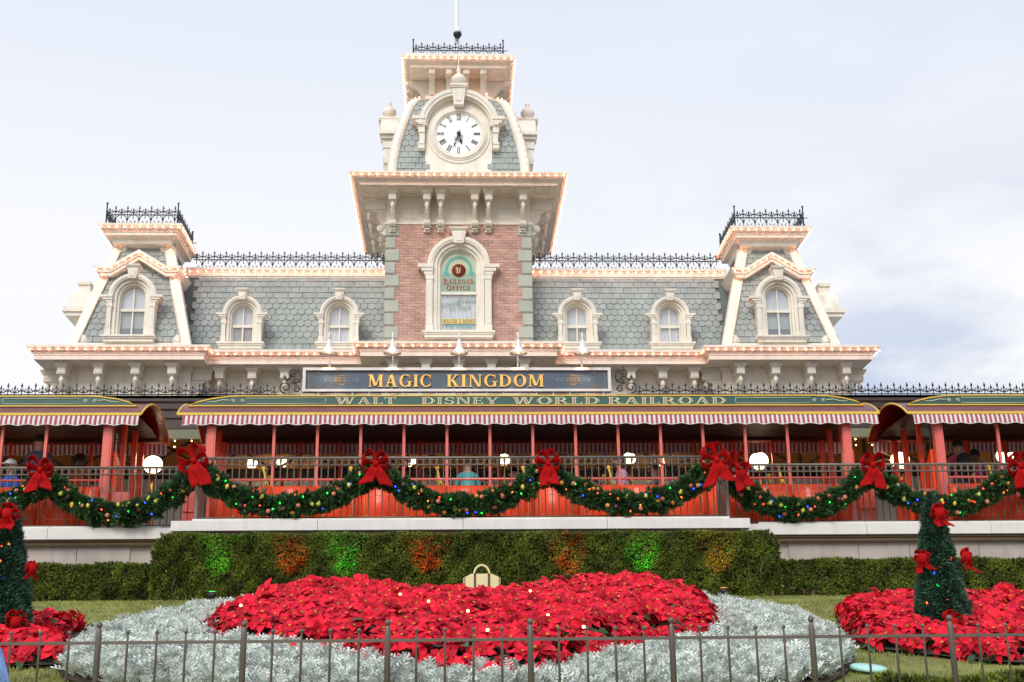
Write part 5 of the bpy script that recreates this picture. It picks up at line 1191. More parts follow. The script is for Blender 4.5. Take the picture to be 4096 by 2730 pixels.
G = [((-10.8, 24.6, 6.42), (-7.65, 24.6, 6.42), .62, 'pine garland at the far left edge running up to the first bow'),
     ((-7.55, 24.6, 6.48), (-4.95, 24.3, 6.40), .66, 'pine garland swag hanging over the railing below the left globe lamp'),
     ((-4.6, 23.86, 6.42), (-1.55, 23.86, 6.45), .62, 'pine garland swag between the left corner bow and centre left bow'),
     ((-1.45, 23.86, 6.45), (1.52, 23.86, 6.45), .64, 'pine garland swag in the middle below the teal dress'),
     ((1.64, 23.86, 6.45), (4.55, 23.86, 6.45), .62, 'pine garland swag between the centre right bow and the double bows'),
     ((4.98, 24.5, 6.46), (7.62, 24.6, 6.50), .66, 'pine garland swag right of the double bows'),
     ((7.74, 24.6, 6.52), (10.42, 24.6, 6.48), .60, 'pine garland swag dipping behind the top of the right pine tree'),
     ((10.55, 24.6, 6.48), (13.4, 24.6, 6.48), .62, 'short end of pine garland at the right edge beyond the last bow')]
for i, (a, c, sg_, lab) in enumerate(G): garland(a, c, sg_, lab, 11 + i)
# bows
def ribbon(b, P, w, wd, n=9, th=.004):
    """a strip of width w following points P; wd = width direction per point"""
    Q = []; m = len(P)
    from mathutils.geometry import interpolate_bezier
    for i in range(m - 1):
        p0 = P[max(i - 1, 0)]; p1 = P[i]; p2 = P[i + 1]; p3 = P[min(i + 2, m - 1)]
        for k in range(5):
            u = k / 5; Q.append((.5 * ((2 * p1) + (p2 - p0) * u + (2 * p0 - 5 * p1 + 4 * p2 - p3) * u * u + (3 * p1 - p0 - 3 * p2 + p3) * u ** 3), (i + u) / (m - 1)))
    Q.append((P[-1], 1.0)); v = []
    for p, u in Q:
        d = (wd[0] * (1 - u) + wd[1] * u).normalized(); ww = w[0] + (w[1] - w[0]) * min(1, u * 4) if len(w) == 2 else w[0] + (w[1] - w[0]) * min(1, u * 2) if u < .5 else w[1] + (w[2] - w[1]) * (u - .5) * 2
        for k in range(4): v.append(p + d * ww * (k / 3 - .5) + Vector((0, .012 * (k in (1, 2)), 0)))
    f = []
    for i in range(len(Q) - 1):
        for k in range(3): a = i * 4 + k; f.append((a, a + 1, a + 5, a + 4))
    b.add(v, f, True)
def bow_parts(r, s=1.0):
    out_ = []
    V3 = Vector
    for sx in (-1, 1):
        for k, (an, L_, w_) in enumerate(((50, .29, .235), (-16, .25, .22))):
            a = radians(an + r.uniform(-15, 15)); d = V3((sx * cos(a), 0, sin(a))); nrm = V3((0, -1, 0)); pr = V3((-sx * sin(a), 0, cos(a))); L1 = L_ * s * r.uniform(.82, 1.15)
            P = [V3((0, -.04, 0)), d * L1 * .42 + pr * .085 * s + nrm * .05, d * L1 * .86 + pr * .095 * s + nrm * .07, d * L1 * 1.06 + pr * .0 + nrm * .06, d * L1 * .84 - pr * .085 * s + nrm * .05, d * L1 * .4 - pr * .06 * s + nrm * .03, V3((0, -.03, 0))]
            b = MB(); ribbon(b, P, (.07 * s, .19 * s, .07 * s), (nrm * .72 + pr * .62, nrm * .72 + pr * .62)); out_.append(('loop', b))
        a = radians(-90 + sx * r.uniform(8, 24)); d = V3((cos(a), 0, sin(a))); pr = V3((1, 0, .1 * sx)); L1 = r.uniform(.42, .53) * s
        P = [V3((0, -.04, 0)), d * L1 * .3 + V3((0, -.09, 0)), d * L1 * .65 + V3((sx * .02, -.07, 0)), d * L1 + V3((sx * .03 + r.uniform(-.05, .05), -.05 - r.uniform(0, .08), 0))]
        b = MB(); ribbon(b, P, (.10 * s, .22 * s, .245 * s), (pr, pr))
        # swallow cut end: slant
        for i in range(4): q = b.v[-4 + i]; b.v[-4 + i] = (q[0], q[1], q[2] - sx * (i - 1.5) * .035 * s)
        out_.append(('tail', b))
    b = MB(); b.lathe([(.02, -.05), (.045, -.045), (.052, 0), (.045, .045), (.02, .05)], (0, -.06, 0), 12, 'z'); out_.append(('knot', b)); return out_
def bow(p, lab, seed, s=1.0, yaw=0.0, roll=0.0, group='red velvet bows on the balcony railing'):
    p = (p[0], p[1] - (.12 if s > .9 else .03), p[2])
    s *= .90 if s > .9 else .84; t = thing('ribbon_bow', lab, 'bow', p, group); r = random.Random(seed)
    for nm, b in bow_parts(r, s):
        me = b.mesh('bow_' + nm, BOWR); o = put(nm, me, t, p, (0, roll, yaw)); sm_ = o.modifiers.new('s', 'SOLIDIFY'); sm_.thickness = .006
    return t
bow((-7.60, 24.38, 6.56), 'big red velvet bow at the left end, in front of the left coach post', 1)
bow((-4.72, 23.80, 6.60), 'big red velvet bow on the left corner of the balcony, turned to the left', 8, 1.12, -.25, -.35)
bow((-1.50, 23.72, 6.52), 'big red velvet bow left of the teal dress, between two middle swags', 3)
bow((1.58, 23.72, 6.52), 'big red velvet bow right of centre, between the two middle right swags', 4)
bow((4.62, 23.74, 6.58), 'left and larger one of the paired red bows at the right balcony corner', 5, 1.08, .1, -.15)
bow((5.05, 24.10, 6.52), 'right one of the paired red bows, on the far side of the corner', 6, 1.0, .5, -.25)
bow((7.68, 24.38, 6.60), 'big red velvet bow left of the right globe lamp above the pink step gate', 7)
bow((10.48, 24.38, 6.58), 'big red velvet bow at the right edge of the picture', 9)
# ------------------------------------------------------------------ garden
xs = np.concatenate([np.linspace(-26, -8, 19), np.linspace(-7.7, 9, 84), np.linspace(10, 26, 17)]); ys = np.linspace(9.0, 24.9, 80)
nx, ny = len(xs), len(ys); XX, YY = np.meshgrid(xs, ys); ZZ = gz(YY) + .012 * np.sin(XX * 2.1) * np.cos(YY * 1.7)
V = np.stack([XX.ravel(), YY.ravel(), ZZ.ravel()], 1); F = [(j * nx + i, j * nx + i + 1, (j + 1) * nx + i + 1, (j + 1) * nx + i) for j in range(ny - 1) for i in range(nx - 1)]
LAWN = mat('lawn_turf', (.225, .235, .06), .9, var=.22, vscale=1.3, bump=.9, bscale=70)
put('lawn', npmesh('lawn', V, F, LAWN, smooth=True), kind='structure')
b = MB(); b.box(-26, 26, 8.8, 9.0, 0, float(gz(np.array(9.0))) + .03); put('planter_wall', b.mesh('planter_wall', STONE)); tag(bpy.data.objects['planter_wall'], 'low stone wall holding up the sloping flower garden', 'wall')
SIL = smoothpoly([(-3.5, 12.2), (-3.25, 11.2), (-2.5, 10.4), (-1, 9.8), (1, 9.8), (2.4, 10.1), (3.05, 11.0), (3.45, 12.1), (3.58, 13.3), (3.5, 14.6), (3.15, 16.2), (2.6, 17.2), (-2.3, 17.0), (-2.9, 16.2), (-3.3, 14.6), (-3.52, 13.4)], 2)
HEART = smoothpoly([(-2.30, 12.1), (-2.62, 13.5), (-2.55, 15), (-2.1, 16.8), (-1.2, 17.0), (-.5, 15.8), (.2, 15.2), (.8, 15.8), (1.4, 16.9), (2.3, 17.1), (2.8, 15.6), (2.65, 13.4), (2.30, 12.0), (1.8, 11.5), (1.4, 11.15), (.85, 10.4), (.3, 10.1), (-.1, 10.15), (-.6, 10.5), (-1.2, 11.15), (-1.7, 11.8)], 1)
RB = smoothpoly([(3.62, 12.5), (3.74, 13.2), (4.3, 15.7), (4.8, 16.3), (6.2, 16.2), (9, 17), (9.5, 12.9), (5.8, 12.1), (5.15, 12.0), (4.85, 11.4), (4.45, 11.5), (4.0, 12.1)], 1)
LB = smoothpoly([(-3.38, 11.75), (-3.4, 12.2), (-3.6, 12.6), (-4.05, 13.0), (-3.85, 13.7), (-3.95, 14.6), (-4.4, 15.0), (-4.9, 14.5), (-5.4, 13.6), (-7, 13), (-6, 12.0)], 1)
# mulch under the beds
def patch(poly, off, nm):
    cx = sum(p[0] for p in poly) / len(poly); cy = sum(p[1] for p in poly) / len(poly); V = []; F = []; n = len(poly); R = 7
    for k in range(R + 1):
        for p in poly: x = cx + (p[0] - cx) * k / R; y = cy + (p[1] - cy) * k / R; V.append((x, y, float(gz(np.array(y))) + off + (.02 if k < R else 0)))
    for k in range(R):
        for i in range(n): F.append((k * n + i, k * n + (i + 1) % n, (k + 1) * n + (i + 1) % n, (k + 1) * n + i))
    return npmesh(nm, V, F, SOIL, smooth=True)
grow = lambda P, s: [(sum(q[0] for q in P) / len(P) + (p[0] - sum(q[0] for q in P) / len(P)) * s, sum(q[1] for q in P) / len(P) + (p[1] - sum(q[1] for q in P) / len(P)) * s) for p in P]
for P, nm in ((grow(SIL, 1.012), 'mulch'), (grow(RB, .99), 'mulch'), (grow(LB, 1.0), 'mulch')): put(nm, patch(P, .03, nm), kind='structure')
# lawn blades
n = 42000; x = nr.uniform(-7.5, 8.5, n); y = 9.6 + 13.2 * nr.uniform(0, 1, n) ** 1.3
ok = ~(inpoly(x, y, SIL) | inpoly(x, y, RB) | inpoly(x, y, LB)); x, y = x[ok], y[ok]; n = len(x)
P = np.stack([x, y, gz(y)], 1); bl = (np.array([(-.006, 0, 0), (.006, 0, 0), (0, 0, .035), (.02, .01, 0), (.03, .01, 0), (.032, .012, .03), (-.02, .0, 0), (-.01, -.01, 0), (-.022, -.008, .028)]), np.array([(0, 1, 2), (3, 4, 5), (6, 7, 8)]))
V, F = scatter(bl, P, rotmats(nr.uniform(0, 6.28, n), nr.uniform(0, .5, n), nr.uniform(0, 6.28, n)), nr.uniform(.6, 1.4, n)); o = put('grass', npmesh('grass', V, F, mat('grass_blades', (.235, .25, .06), .8, var=.35, vscale=1.2, island=.3)), kind='stuff'); tag(o, 'yellowing short lawn grass between the flower beds', 'grass')
# dusty miller
def lobed():
    V = []; F = []
    def quad(a, b_, c, d): k = len(V); V.extend([a, b_, c, d]); F.append((k, k + 1, k + 2, k + 3))
    for i in range(9):
        a = i * 2.4; el = .35 + .095 * i; L_ = .105 * (1.1 - .04 * i); d = Vector((cos(a) * cos(el), sin(a) * cos(el), sin(el))); s = Vector((-sin(a), cos(a), 0)); up = s.cross(d) * -1
        base = Vector((0, 0, .02 + .006 * i))
        P_ = lambda t, w, dz=0: tuple(base + d * L_ * t + s * w + up * dz)
        quad(P_(0, -.004), P_(0, .004), P_(1, .006), P_(1, -.006))
        for t in (.38, .62, .85):
            for sg2 in (-1, 1): ll = .032 * (1.15 - .3 * abs(t - .6)); quad(P_(t - .06, sg2 * .003), P_(t + .05, sg2 * .003), P_(t + .22, sg2 * ll, .008), P_(t + .07, sg2 * ll * .95, .006))
        quad(P_(.95, -.006), P_(.95, .006), P_(1.15, .010), P_(1.15, -.010))
    return np.array([tuple(v) for v in V]), np.array(F)
LB_ = lobed()
def grid(poly, sp, jit):
    x0, x1 = min(p[0] for p in poly), max(p[0] for p in poly); y0, y1 = min(p[1] for p in poly), max(p[1] for p in poly)
    gx, gy = np.meshgrid(np.arange(x0, x1, sp), np.arange(y0, y1, sp * .87)); gx = gx + (np.arange(gx.shape[0])[:, None] % 2) * sp / 2
    gx = gx.ravel() + nr.uniform(-jit, jit, gx.size); gy = gy.ravel() + nr.uniform(-jit, jit, gy.size); ok = inpoly(gx, gy, poly); return gx[ok], gy[ok]
x, y = grid(SIL, .086, .032); ok = ~inpoly(x, y, grow(HEART, .95)); x, y = x[ok], y[ok]; ed = edgedist(x, y, SIL)
h = .015 + .06 * np.clip(ed / .25, 0, 1) + .028 * np.sin(x * 9) * np.cos(y * 7.3) + nr.uniform(-.02, .03, len(x))
P = np.stack([x, y, gz(y) + h], 1); n = len(x); V, F = scatter(LB_, P, rotmats(nr.uniform(0, 6.28, n), nr.uniform(0, .45, n), nr.uniform(0, 6.28, n)), nr.uniform(.8, 1.35, n))
o = put('dusty_miller', npmesh('dusty_miller', V, F, SILV), kind='stuff'); tag(o, 'silver grey dusty miller ground cover around the red heart bed', 'silver plants'); print('silver', n)
o = put('soil_mound', patch(grow(SIL, .96), .05, 'soil_mound'), kind='structure')
# poinsettias
def petal(V, F, MI, a, el, L_, w, z0, mi, droop, side=0):
    d = Vector((cos(a), sin(a), 0)); s = Vector((-sin(a), cos(a), 0)); k = len(V)
    def P_(t, ww, lift=0): r_ = L_ * t; return tuple(d * (r_ * cos(el)) + s * ww + Vector((0, 0, z0 + r_ * sin(el) - droop * t * t * L_ + lift)))
    V.extend([P_(.04, 0), P_(.32, -w * .42, .012), P_(.32, w * .42, .012), P_(.38, 0), P_(.62, -w * .40, .010), P_(.62, w * .40, .010), P_(.68, 0, -.002), P_(1, 0)])
    for f in ((0, 1, 3), (0, 3, 2), (1, 4, 6), (1, 6, 3), (3, 6, 5), (3, 5, 2), (4, 7, 6), (6, 7, 5)): F.append(tuple(k + i for i in f)); MI.append(mi)
def head(seed):
    r = random.Random(seed); V = []; F = []; MI = []; a0 = r.uniform(0, 6)
    for i in range(5): petal(V, F, MI, a0 + i * 1.257 + r.uniform(-.25, .25), r.uniform(.0, .22), r.uniform(.13, .165), r.uniform(.09, .115), .0, 0, r.uniform(.25, .6))
    for i in range(5): petal(V, F, MI, a0 + .6 + i * 1.257 + r.uniform(-.25, .25), r.uniform(.35, .6), r.uniform(.09, .12), r.uniform(.065, .085), .010, 0, r.uniform(.2, .45))
    for i in range(3): petal(V, F, MI, r.uniform(0, 6.3), r.uniform(.6, .9), .05, .035, .014, 0, .2)
    for _ in range(r.choice((0, 1, 2))): petal(V, F, MI, a0 + r.uniform(0, 6), -.3, r.uniform(.11, .14), .08, -.02, 1, .3)
    for i in range(5):
        a = i * 1.257; k = len(V); c = Vector((cos(a) * .010, sin(a) * .010, .032)); q = .0042
        V.extend([tuple(c + Vector((q, 0, 0))), tuple(c + Vector((-q * .5, q, 0))), tuple(c + Vector((-q * .5, -q, 0))), tuple(c + Vector((0, 0, .012)))]); 
        for f in ((0, 1, 3), (1, 2, 3), (2, 0, 3)): F.append(tuple(k + j for j in f)); MI.append(2)
    return np.array(V), np.array(F), np.array(MI)
HV = [head(i) for i in range(7)]; HM = [npmesh('poinsettia', v, f, [PET, LEAFG, PETC], mi) for v, f, mi in HV]
def bed(poly, sp, hfun, seed):
    x, y = grid(poly, sp, sp * .28); ed = edgedist(x, y, poly); h = hfun(x, y, ed) + nr.uniform(-.085, .05, len(x)); out_ = []
    g = 1e-2
    for i in range(len(x)):
        lean = max(.42, .9 - ed[i] * 2.2); gx_ = (edgedist(np.array([x[i] + g]), y[i:i + 1], poly) - ed[i])[0] / g; gy_ = (edgedist(x[i:i + 1], np.array([y[i] + g]), poly) - ed[i])[0] / g
        az = (atan2(-gy_, -gx_) if lean > .43 else -pi / 2 + nr.normal(0, .6)); fx = sin(0); tilt = lean + abs(nr.normal(0, .40))
        out_.append((x[i], y[i], float(gz(np.array(y[i]))) + h[i], nr.uniform(0, 6.28), tilt, az, nr.uniform(.66, 1.08), nr.randint(7), seed))
    return out_
def hh(x, y, ed):
    hump = .03 * np.exp(-((x + 1.55) ** 2 / 1.0 + (y - 15.8) ** 2 / 2.0)) + .06 * np.exp(-((x - 1.95) ** 2 / 1.0 + (y - 15.8) ** 2 / 2.2))
    return .13 + .24 * np.clip(ed / .45, 0, 1) ** .6 + hump + .025 * np.sin(x * 7) * np.sin(y * 5)
hs = lambda x, y, ed: .09 + .13 * np.clip(ed / .4, 0, 1) ** .6 + .03 * np.sin(x * 6) * np.sin(y * 4)
HD = bed(HEART, .152, hh, 0) + bed(RB, .156, hs, 1) + bed(LB, .156, hs, 2)
HD = [q for q in HD if -5.6 < q[0] * 14 / q[1] < 6.6]; print('poinsettia heads', len(HD))
HD.sort(key=lambda q: q[1])
PLAB = ('red poinsettia bloom packed in the heart shaped bed', 'red poinsettia bloom in the bed around the right pine tree', 'red poinsettia bloom in the left corner bed')
PG = ('poinsettias in the heart shaped bed', 'poinsettias in the right bed', 'poinsettias in the left bed')
def head_R(q): return rotmats(np.array([q[3]]), np.array([q[4]]), np.array([q[5]]))[0]
for q in HD[:300]:
    R3 = Matrix(head_R(q).tolist()); o = put('poinsettia', HM[q[7]], None, q[:3], label=PLAB[q[8]], cat='poinsettia', group=PG[q[8]]); o.rotation_euler = R3.to_euler(); o.scale = (q[6],) * 3
parts = []; mis = []
for k in range(7):
    Q = [q for q in HD[300:] if q[7] == k]; v, f, mi = HV[k]
    if not Q: continue
    parts.append(scatter((v, f), np.array([q[:3] for q in Q]), np.array([head_R(q) for q in Q]), np.array([q[6] for q in Q]))); mis.append(np.tile(mi, len(Q)))
V, F = merge(parts); o = put('poinsettia', npmesh('poinsettia_mass', V, F, [PET, LEAFG, PETC], np.concatenate(mis)), kind='stuff'); tag(o, 'mass of red poinsettias filling the beds farther back', 'poinsettias')
# green leaves beneath
V = []; F = []; MI = []; petal(V, F, MI, 0, .2, .12, .08, 0, 0, .5); petal(V, F, MI, 2.2, -.1, .12, .08, 0, 0, .5); petal(V, F, MI, 4.1, .1, .11, .07, 0, 0, .5)
A_ = np.array(HD)[:, :3]; n = len(A_) * 2; idx = np.repeat(np.arange(len(A_)), 2); P = A_[idx] + np.stack([nr.uniform(-.09, .09, n), nr.uniform(-.09, .09, n), -nr.uniform(.04, .20, n)], 1)
V, F = scatter((np.array(V), np.array(F)), P, rotmats(nr.uniform(0, 6.28, n), nr.uniform(0, .9, n), nr.uniform(0, 6.28, n)), nr.uniform(.8, 1.2, n)); o = put('poinsettia_leaves', npmesh('leaves', V, F, LEAFG), kind='stuff'); tag(o, 'dark green leaves under the red poinsettia blooms', 'leaves')
for P_, off in ((grow(HEART, .93), .20), (grow(RB, .88), .10), (grow(LB, .86), .08)): put('soil_mound', patch(P_, off, 'soil_mound'), kind='structure')
# warm string light bulbs glowing in the bed
BG = npmesh('bed_bulb', BV * .95, BF, em('bed_bulb', (1, .6, .25), (1, .42, .12), 9), smooth=True)
from mathutils import Vector as V_
def surf(u, v, off=.5):
    d = R_ @ Vector(((u - 1176.5) / 3075.6, -(v - 784) / 3075.6, -1)); Y = 9.6
    while Y < 22:
        t = Y / d.y; z = 1.6 + d.z * t
        if z < float(gz(np.array(Y))) + off: return (d.x * t - .09, Y - .05, z + .02)
        Y += .03
for (u, v, lab) in ((555, 1398, 'warm bulb glowing at the left end of the red bed'), (1075, 1411, 'bright warm bulb in the middle of the red bed'), (1340, 1448, 'brightest warm bulb low on the right of the red bed'), (1218, 1364, 'warm bulb below and right of the straw bag'), (1403, 1338, 'warm bulb high on the right hump of the red bed'), (1258, 1421, 'small warm bulb between two fence posts right of centre'), (985, 1388, 'small warm bulb left of the bright middle bulb'), (920, 1372, 'faint warm bulb left of centre in the red bed'), (1120, 1455, 'faint warm bulb low in the middle of the bed')):
    p = surf(u, v, .46); put('string_light_bulb', BG, None, p, label=lab, cat='light bulb', group='warm bulbs strung through the red flowers')
# straw bag ornament
bg = thing('straw_bag', 'cream satchel with round handle and brown straps behind the red flowers', 'bag', (.25, 17.3, float(gz(np.array(17.3)))))
zt = 3.765; zb = float(gz(np.array(17.3))); BAGM = mat('cream_straw', (.80, .68, .36), .6, bump=.3, bscale=120); STR = mat('brown_strap', (.10, .02, .01), .5)
b = MB(); b.prism([(.02, zb), (.49, zb), (.49, zt - .05), (.38, zt), (.12, zt), (.02, zt - .05)], 17.25, 17.45); put('body', b.mesh('body', BAGM), bg)
b = MB(); b.tube([(.255 + .10 * cos(a), 17.34, zt + .105 * sin(a) * 1.15) for a in np.linspace(0, pi, 16)], .013, 8); put('handle', b.mesh('handle', BAGM), bg)
for x in (.165, .345): b = MB(); b.box(x - .012, x + .012, 17.235, 17.46, zb, zt + .004); put('strap', b.mesh('strap', STR), bg)
for x in (.035, .475): b = MB(); b.box(x - .004, x + .004, 17.24, 17.46, zb, zt - .045); put('piping', b.mesh('piping', STR), bg)

# ------------------------------------------------------------------ hedges
def leafclump():
    V = []; F = []; r = random.Random(5)
    for i in range(7):
        a = r.uniform(0, 6.28); el = r.uniform(.2, 1.5); L_ = r.uniform(.03, .055); d = Vector((cos(a) * cos(el), sin(a) * cos(el), sin(el))); s = Vector((-sin(a), cos(a), 0)) * .0085; k = len(V)
        V += [tuple(-s * .3), tuple(d * L_ * .5 + s), tuple(d * L_), tuple(d * L_ * .5 - s)]; F += [(k, k + 1, k + 2, k + 3)]
    return np.array(V), np.array(F)
LCm = leafclump()
def hedge(x0, x1, y0, y1, z0, z1, lab, dens, seed, rr=.12):
    t = thing('hedge', lab, 'hedge', ((x0 + x1) / 2, y0, z0)); r = np.random.RandomState(seed)
    b = MB(); n = 40; i_ = .15
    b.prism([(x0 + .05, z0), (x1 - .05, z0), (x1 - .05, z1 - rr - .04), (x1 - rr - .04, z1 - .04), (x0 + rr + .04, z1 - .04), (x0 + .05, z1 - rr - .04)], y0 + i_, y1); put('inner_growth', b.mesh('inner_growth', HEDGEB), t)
    n = int((x1 - x0) * (z1 - z0) * dens); X = r.uniform(x0, x1, n); Z = z0 + (z1 - z0) * r.uniform(0, 1, n)
    wob = .05 * np.sin(X * 3.1 + seed) * np.sin(Z * 4) + .04 * np.sin(X * 9 + Z * 7) + .03 * np.sin(X * 17 - Z * 13); Y = y0 + wob + r.uniform(-.01, .05, n)
    cut = (np.minimum(X - x0, x1 - X) + (z1 - Z)) > rr * .9; bot = r.uniform(0, 1, n) < np.clip((Z - z0) / .25 + .25, 0, 1); ok = cut & bot
    P = np.stack([X, Y, Z], 1)[ok]; D = np.tile([0, -1., .35], (len(P), 1)) + r.normal(0, .55, (len(P), 3))
    n2 = int((x1 - x0) * (y1 - y0) * dens * .8); Pt = np.stack([r.uniform(x0 + rr, x1 - rr, n2), r.uniform(y0, y1, n2), np.full(n2, z1)], 1); Pt[:, 2] += .02 * np.sin(Pt[:, 0] * 5) + r.uniform(-.03, .02, n2); Dt = np.tile([0, -.2, 1.], (n2, 1)) + r.normal(0, .4, (n2, 3))
    n3 = int((z1 - z0) * (y1 - y0) * dens); Ps = np.stack([np.where(r.uniform(size=n3) < .5, x0, x1) + r.uniform(-.03, .03, n3), r.uniform(y0, y1, n3), z0 + (z1 - z0 - rr) * r.uniform(0, 1, n3)], 1); Ds = np.stack([np.sign(Ps[:, 0] - (x0 + x1) / 2), r.normal(0, .4, n3), r.normal(.3, .4, n3)], 1)
    PP = np.concatenate([P, Pt, Ps]); DD = np.concatenate([D, Dt, Ds]); V, F = scatter(LCm, PP, dirs_to_R(DD), r.uniform(.8, 1.35, len(PP))); put('foliage', npmesh('hedge_foliage', V, F, HEDGE), t, kind='stuff')
    k = int((x1 - x0) * 1.3)
    for i in range(k):
        x = r.uniform(x0 + .2, x1 - .2); za = z0 + r.uniform(0, .4) * (z1 - z0); L_ = r.uniform(.25, .5) * (z1 - z0); q = MB(); q.tube([(x, y0 - .01, za), (x + r.uniform(-.05, .05), y0 - .03, za + L_ * .5), (x + r.uniform(-.12, .12), y0 - .03, za + L_)], [.008, .006, .003], 4); put('twig', q.mesh('twig', BARK), t)
    for i in range(int((x1 - x0) * 1.6)):
        x = r.uniform(x0 + .1, x1 - .1); q = MB(); q.tube([(x, y0 + .02, z0 - .05), (x + .02, y0 + .01, z0 + .2)], .01, 4); put('stem', q.mesh('stem', BARK), t)
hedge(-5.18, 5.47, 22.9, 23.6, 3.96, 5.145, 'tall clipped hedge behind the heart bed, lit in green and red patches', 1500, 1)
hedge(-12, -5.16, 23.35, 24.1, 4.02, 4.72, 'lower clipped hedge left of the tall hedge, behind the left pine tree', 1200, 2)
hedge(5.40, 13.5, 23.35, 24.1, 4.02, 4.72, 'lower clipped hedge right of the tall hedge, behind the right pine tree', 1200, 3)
t_ = hedge(2.95, 4.3, 9.75, 10.1, 1.84, 2.04, 'tiny clipped box edging behind the fence at the bottom right corner', 3000, 4, .04)
# coloured uplights at the hedge foot
for i, (u, col, e_, lab) in enumerate(((522, (.08, 1, .12), 50, 'green uplight at the hedge foot, leftmost of all uplights'), (682, (1, .16, .05), 95, 'red uplight at the hedge foot behind the left hump of the red bed'), (797, (.05, 1, .15), 70, 'green uplight at the hedge foot left of centre'), (980, (1, .13, .04), 130, 'red uplight at the hedge foot just left of the straw bag'), (1290, (1, .16, .05), 90, 'red uplight at the hedge foot right of the straw bag'), (1455, (.05, 1, .12), 60, 'green uplight at the hedge foot behind the right hump'), (1622, (1, .26, .06), 70, 'amber uplight at the right end of the tall hedge'))):
    x = (u - 1045) / 3075.6 * 22.9 * 1.035 - .05; z = float(gz(np.array(22.45))); col = (1, .02, .008) if col[0] == 1 and i != 6 else col; t = thing('garden_uplight', lab, 'garden light', (x, 22.45, z), 'coloured uplights at the hedge foot')
    b = MB(); b.lathe([(.05, z), (.05, z + .06), (.07, z + .08), (.07, z + .16)], (x, 22.45, 0), 12); b.tube([(x, 22.45, z - .1), (x, 22.45, z + .05)], .015, 5); put('housing', b.mesh('housing', BLACK), t)
    b = MB(); b.lathe([(.055, z + .162), (.055, z + .166)], (x, 22.45, 0), 12); put('lens', b.mesh('lens', em('uplight_lens_%d' % i, col, col, 3)), t)
    l = bpy.data.lights.new('uplight', 'SPOT'); l.energy = e_ * .8; l.color = col; l.spot_size = radians(54); l.spot_blend = .9; l.shadow_soft_size = .04
    o = bpy.data.objects.new('uplight', l); COL.objects.link(o); o.parent = t; o.location = (0, 0, .20); o.rotation_euler = (radians(146), 0, 0)
# ------------------------------------------------------------------ potted pine trees
def pine(x, y, r0, top, lab, seed, lx):
    z0 = float(gz(np.array(y))) + .02; H_ = top - z0; t = thing('pine_tree', lab, 'christmas tree', (x, y, z0)); r = np.random.RandomState(seed)
    b = MB(); b.lathe([(.05, z0 - .1), (.035, z0 + H_ * .5), (.012, top - .05)], (x, y, 0), 8); put('trunk', b.mesh('trunk', BARK), t)
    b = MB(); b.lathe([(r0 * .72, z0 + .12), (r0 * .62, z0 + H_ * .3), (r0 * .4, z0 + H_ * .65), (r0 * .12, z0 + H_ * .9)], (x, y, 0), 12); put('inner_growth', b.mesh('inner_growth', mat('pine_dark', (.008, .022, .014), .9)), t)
    n = int(4200 * H_ / 1.2); u = 1 - np.sqrt(r.uniform(0, 1, n)); a = r.uniform(0, 6.28, n); layer = .5 + .5 * np.abs(np.sin(u * H_ * 17)); rad = r0 * ((1 - u) ** .85 * .95 + .05) * (.80 + .2 * layer) * (1 + .08 * np.sin(a * 5 + u * 20)) * r.uniform(.72, 1.0, n)
    P = np.stack([x + rad * np.cos(a), y + rad * np.sin(a), z0 + .05 + u * (H_ - .05)], 1); D = np.stack([np.cos(a), np.sin(a), np.full(n, .1)], 1) + r.normal(0, .35, (n, 3))
    V, F = scatter(tuft(12, .07, .013, .95), P, dirs_to_R(D), r.uniform(.8, 1.25, n)); put('crown', npmesh('pine_crown', V, F, PINEB), t, kind='stuff')
    for i in range(13):
        uu = r.uniform(.05, .8); aa = r.uniform(-2.6, -.5); rr_ = r0 * (1 - uu) ** .85 * 1.0 + .02; put('fairy_light', LM[['red', 'blue', 'green', 'orange'][i % 4]], t, (x + rr_ * cos(aa), y + rr_ * sin(aa), z0 + uu * H_)).scale = (.6, .6, .6)
    return z0, H_
z0, H_ = pine(4.60, 12.9, .255, 3.95, 'small pine tree with red bows standing in the right flower bed', 3, 0)
for i, (dx, dz, dy, s_, yw, lab) in enumerate(((.0, .88, -.10, .34, 0, 'red bow near the top of the right pine tree'), (-.18, .55, -.14, .34, -.7, 'red bow on the left side of the right pine tree'), (.17, .56, -.14, .36, .7, 'red bow on the right side of the right pine tree'), (-.06, .08, -.30, .42, .1, 'red bow at the foot of the right pine tree'), (.30, .08, -.1, .36, 1.0, 'dark red bow low on the far right of the right pine tree'))):
    bow((4.60 + dx, 12.9 + dy, z0 + dz * H_ * .95 + .03), lab, 20 + i, s_, yw, 0, 'small red bows on the right pine tree')
z0, H_ = pine(-4.38, 12.95, .33, 3.98, 'small pine tree with red bows cut by the left edge of the picture', 4, 0)
for i, (dx, dz, dy, s_, yw, lab) in enumerate(((.08, .85, -.14, .42, 0, 'red bow near the top of the left pine tree'), (-.05, .50, -.27, .36, -.2, 'red bow halfway down the left pine tree at the picture edge'), (.27, .50, -.1, .28, 1.1, 'small red bow on the right side of the left pine tree'), (.25, .14, -.22, .42, .4, 'red bow at the foot of the left pine tree'))):
    bow((-4.38 + dx, 12.95 + dy, z0 + dz * H_ + .02), lab, 30 + i, s_, yw, 0, 'small red bows on the left pine tree')

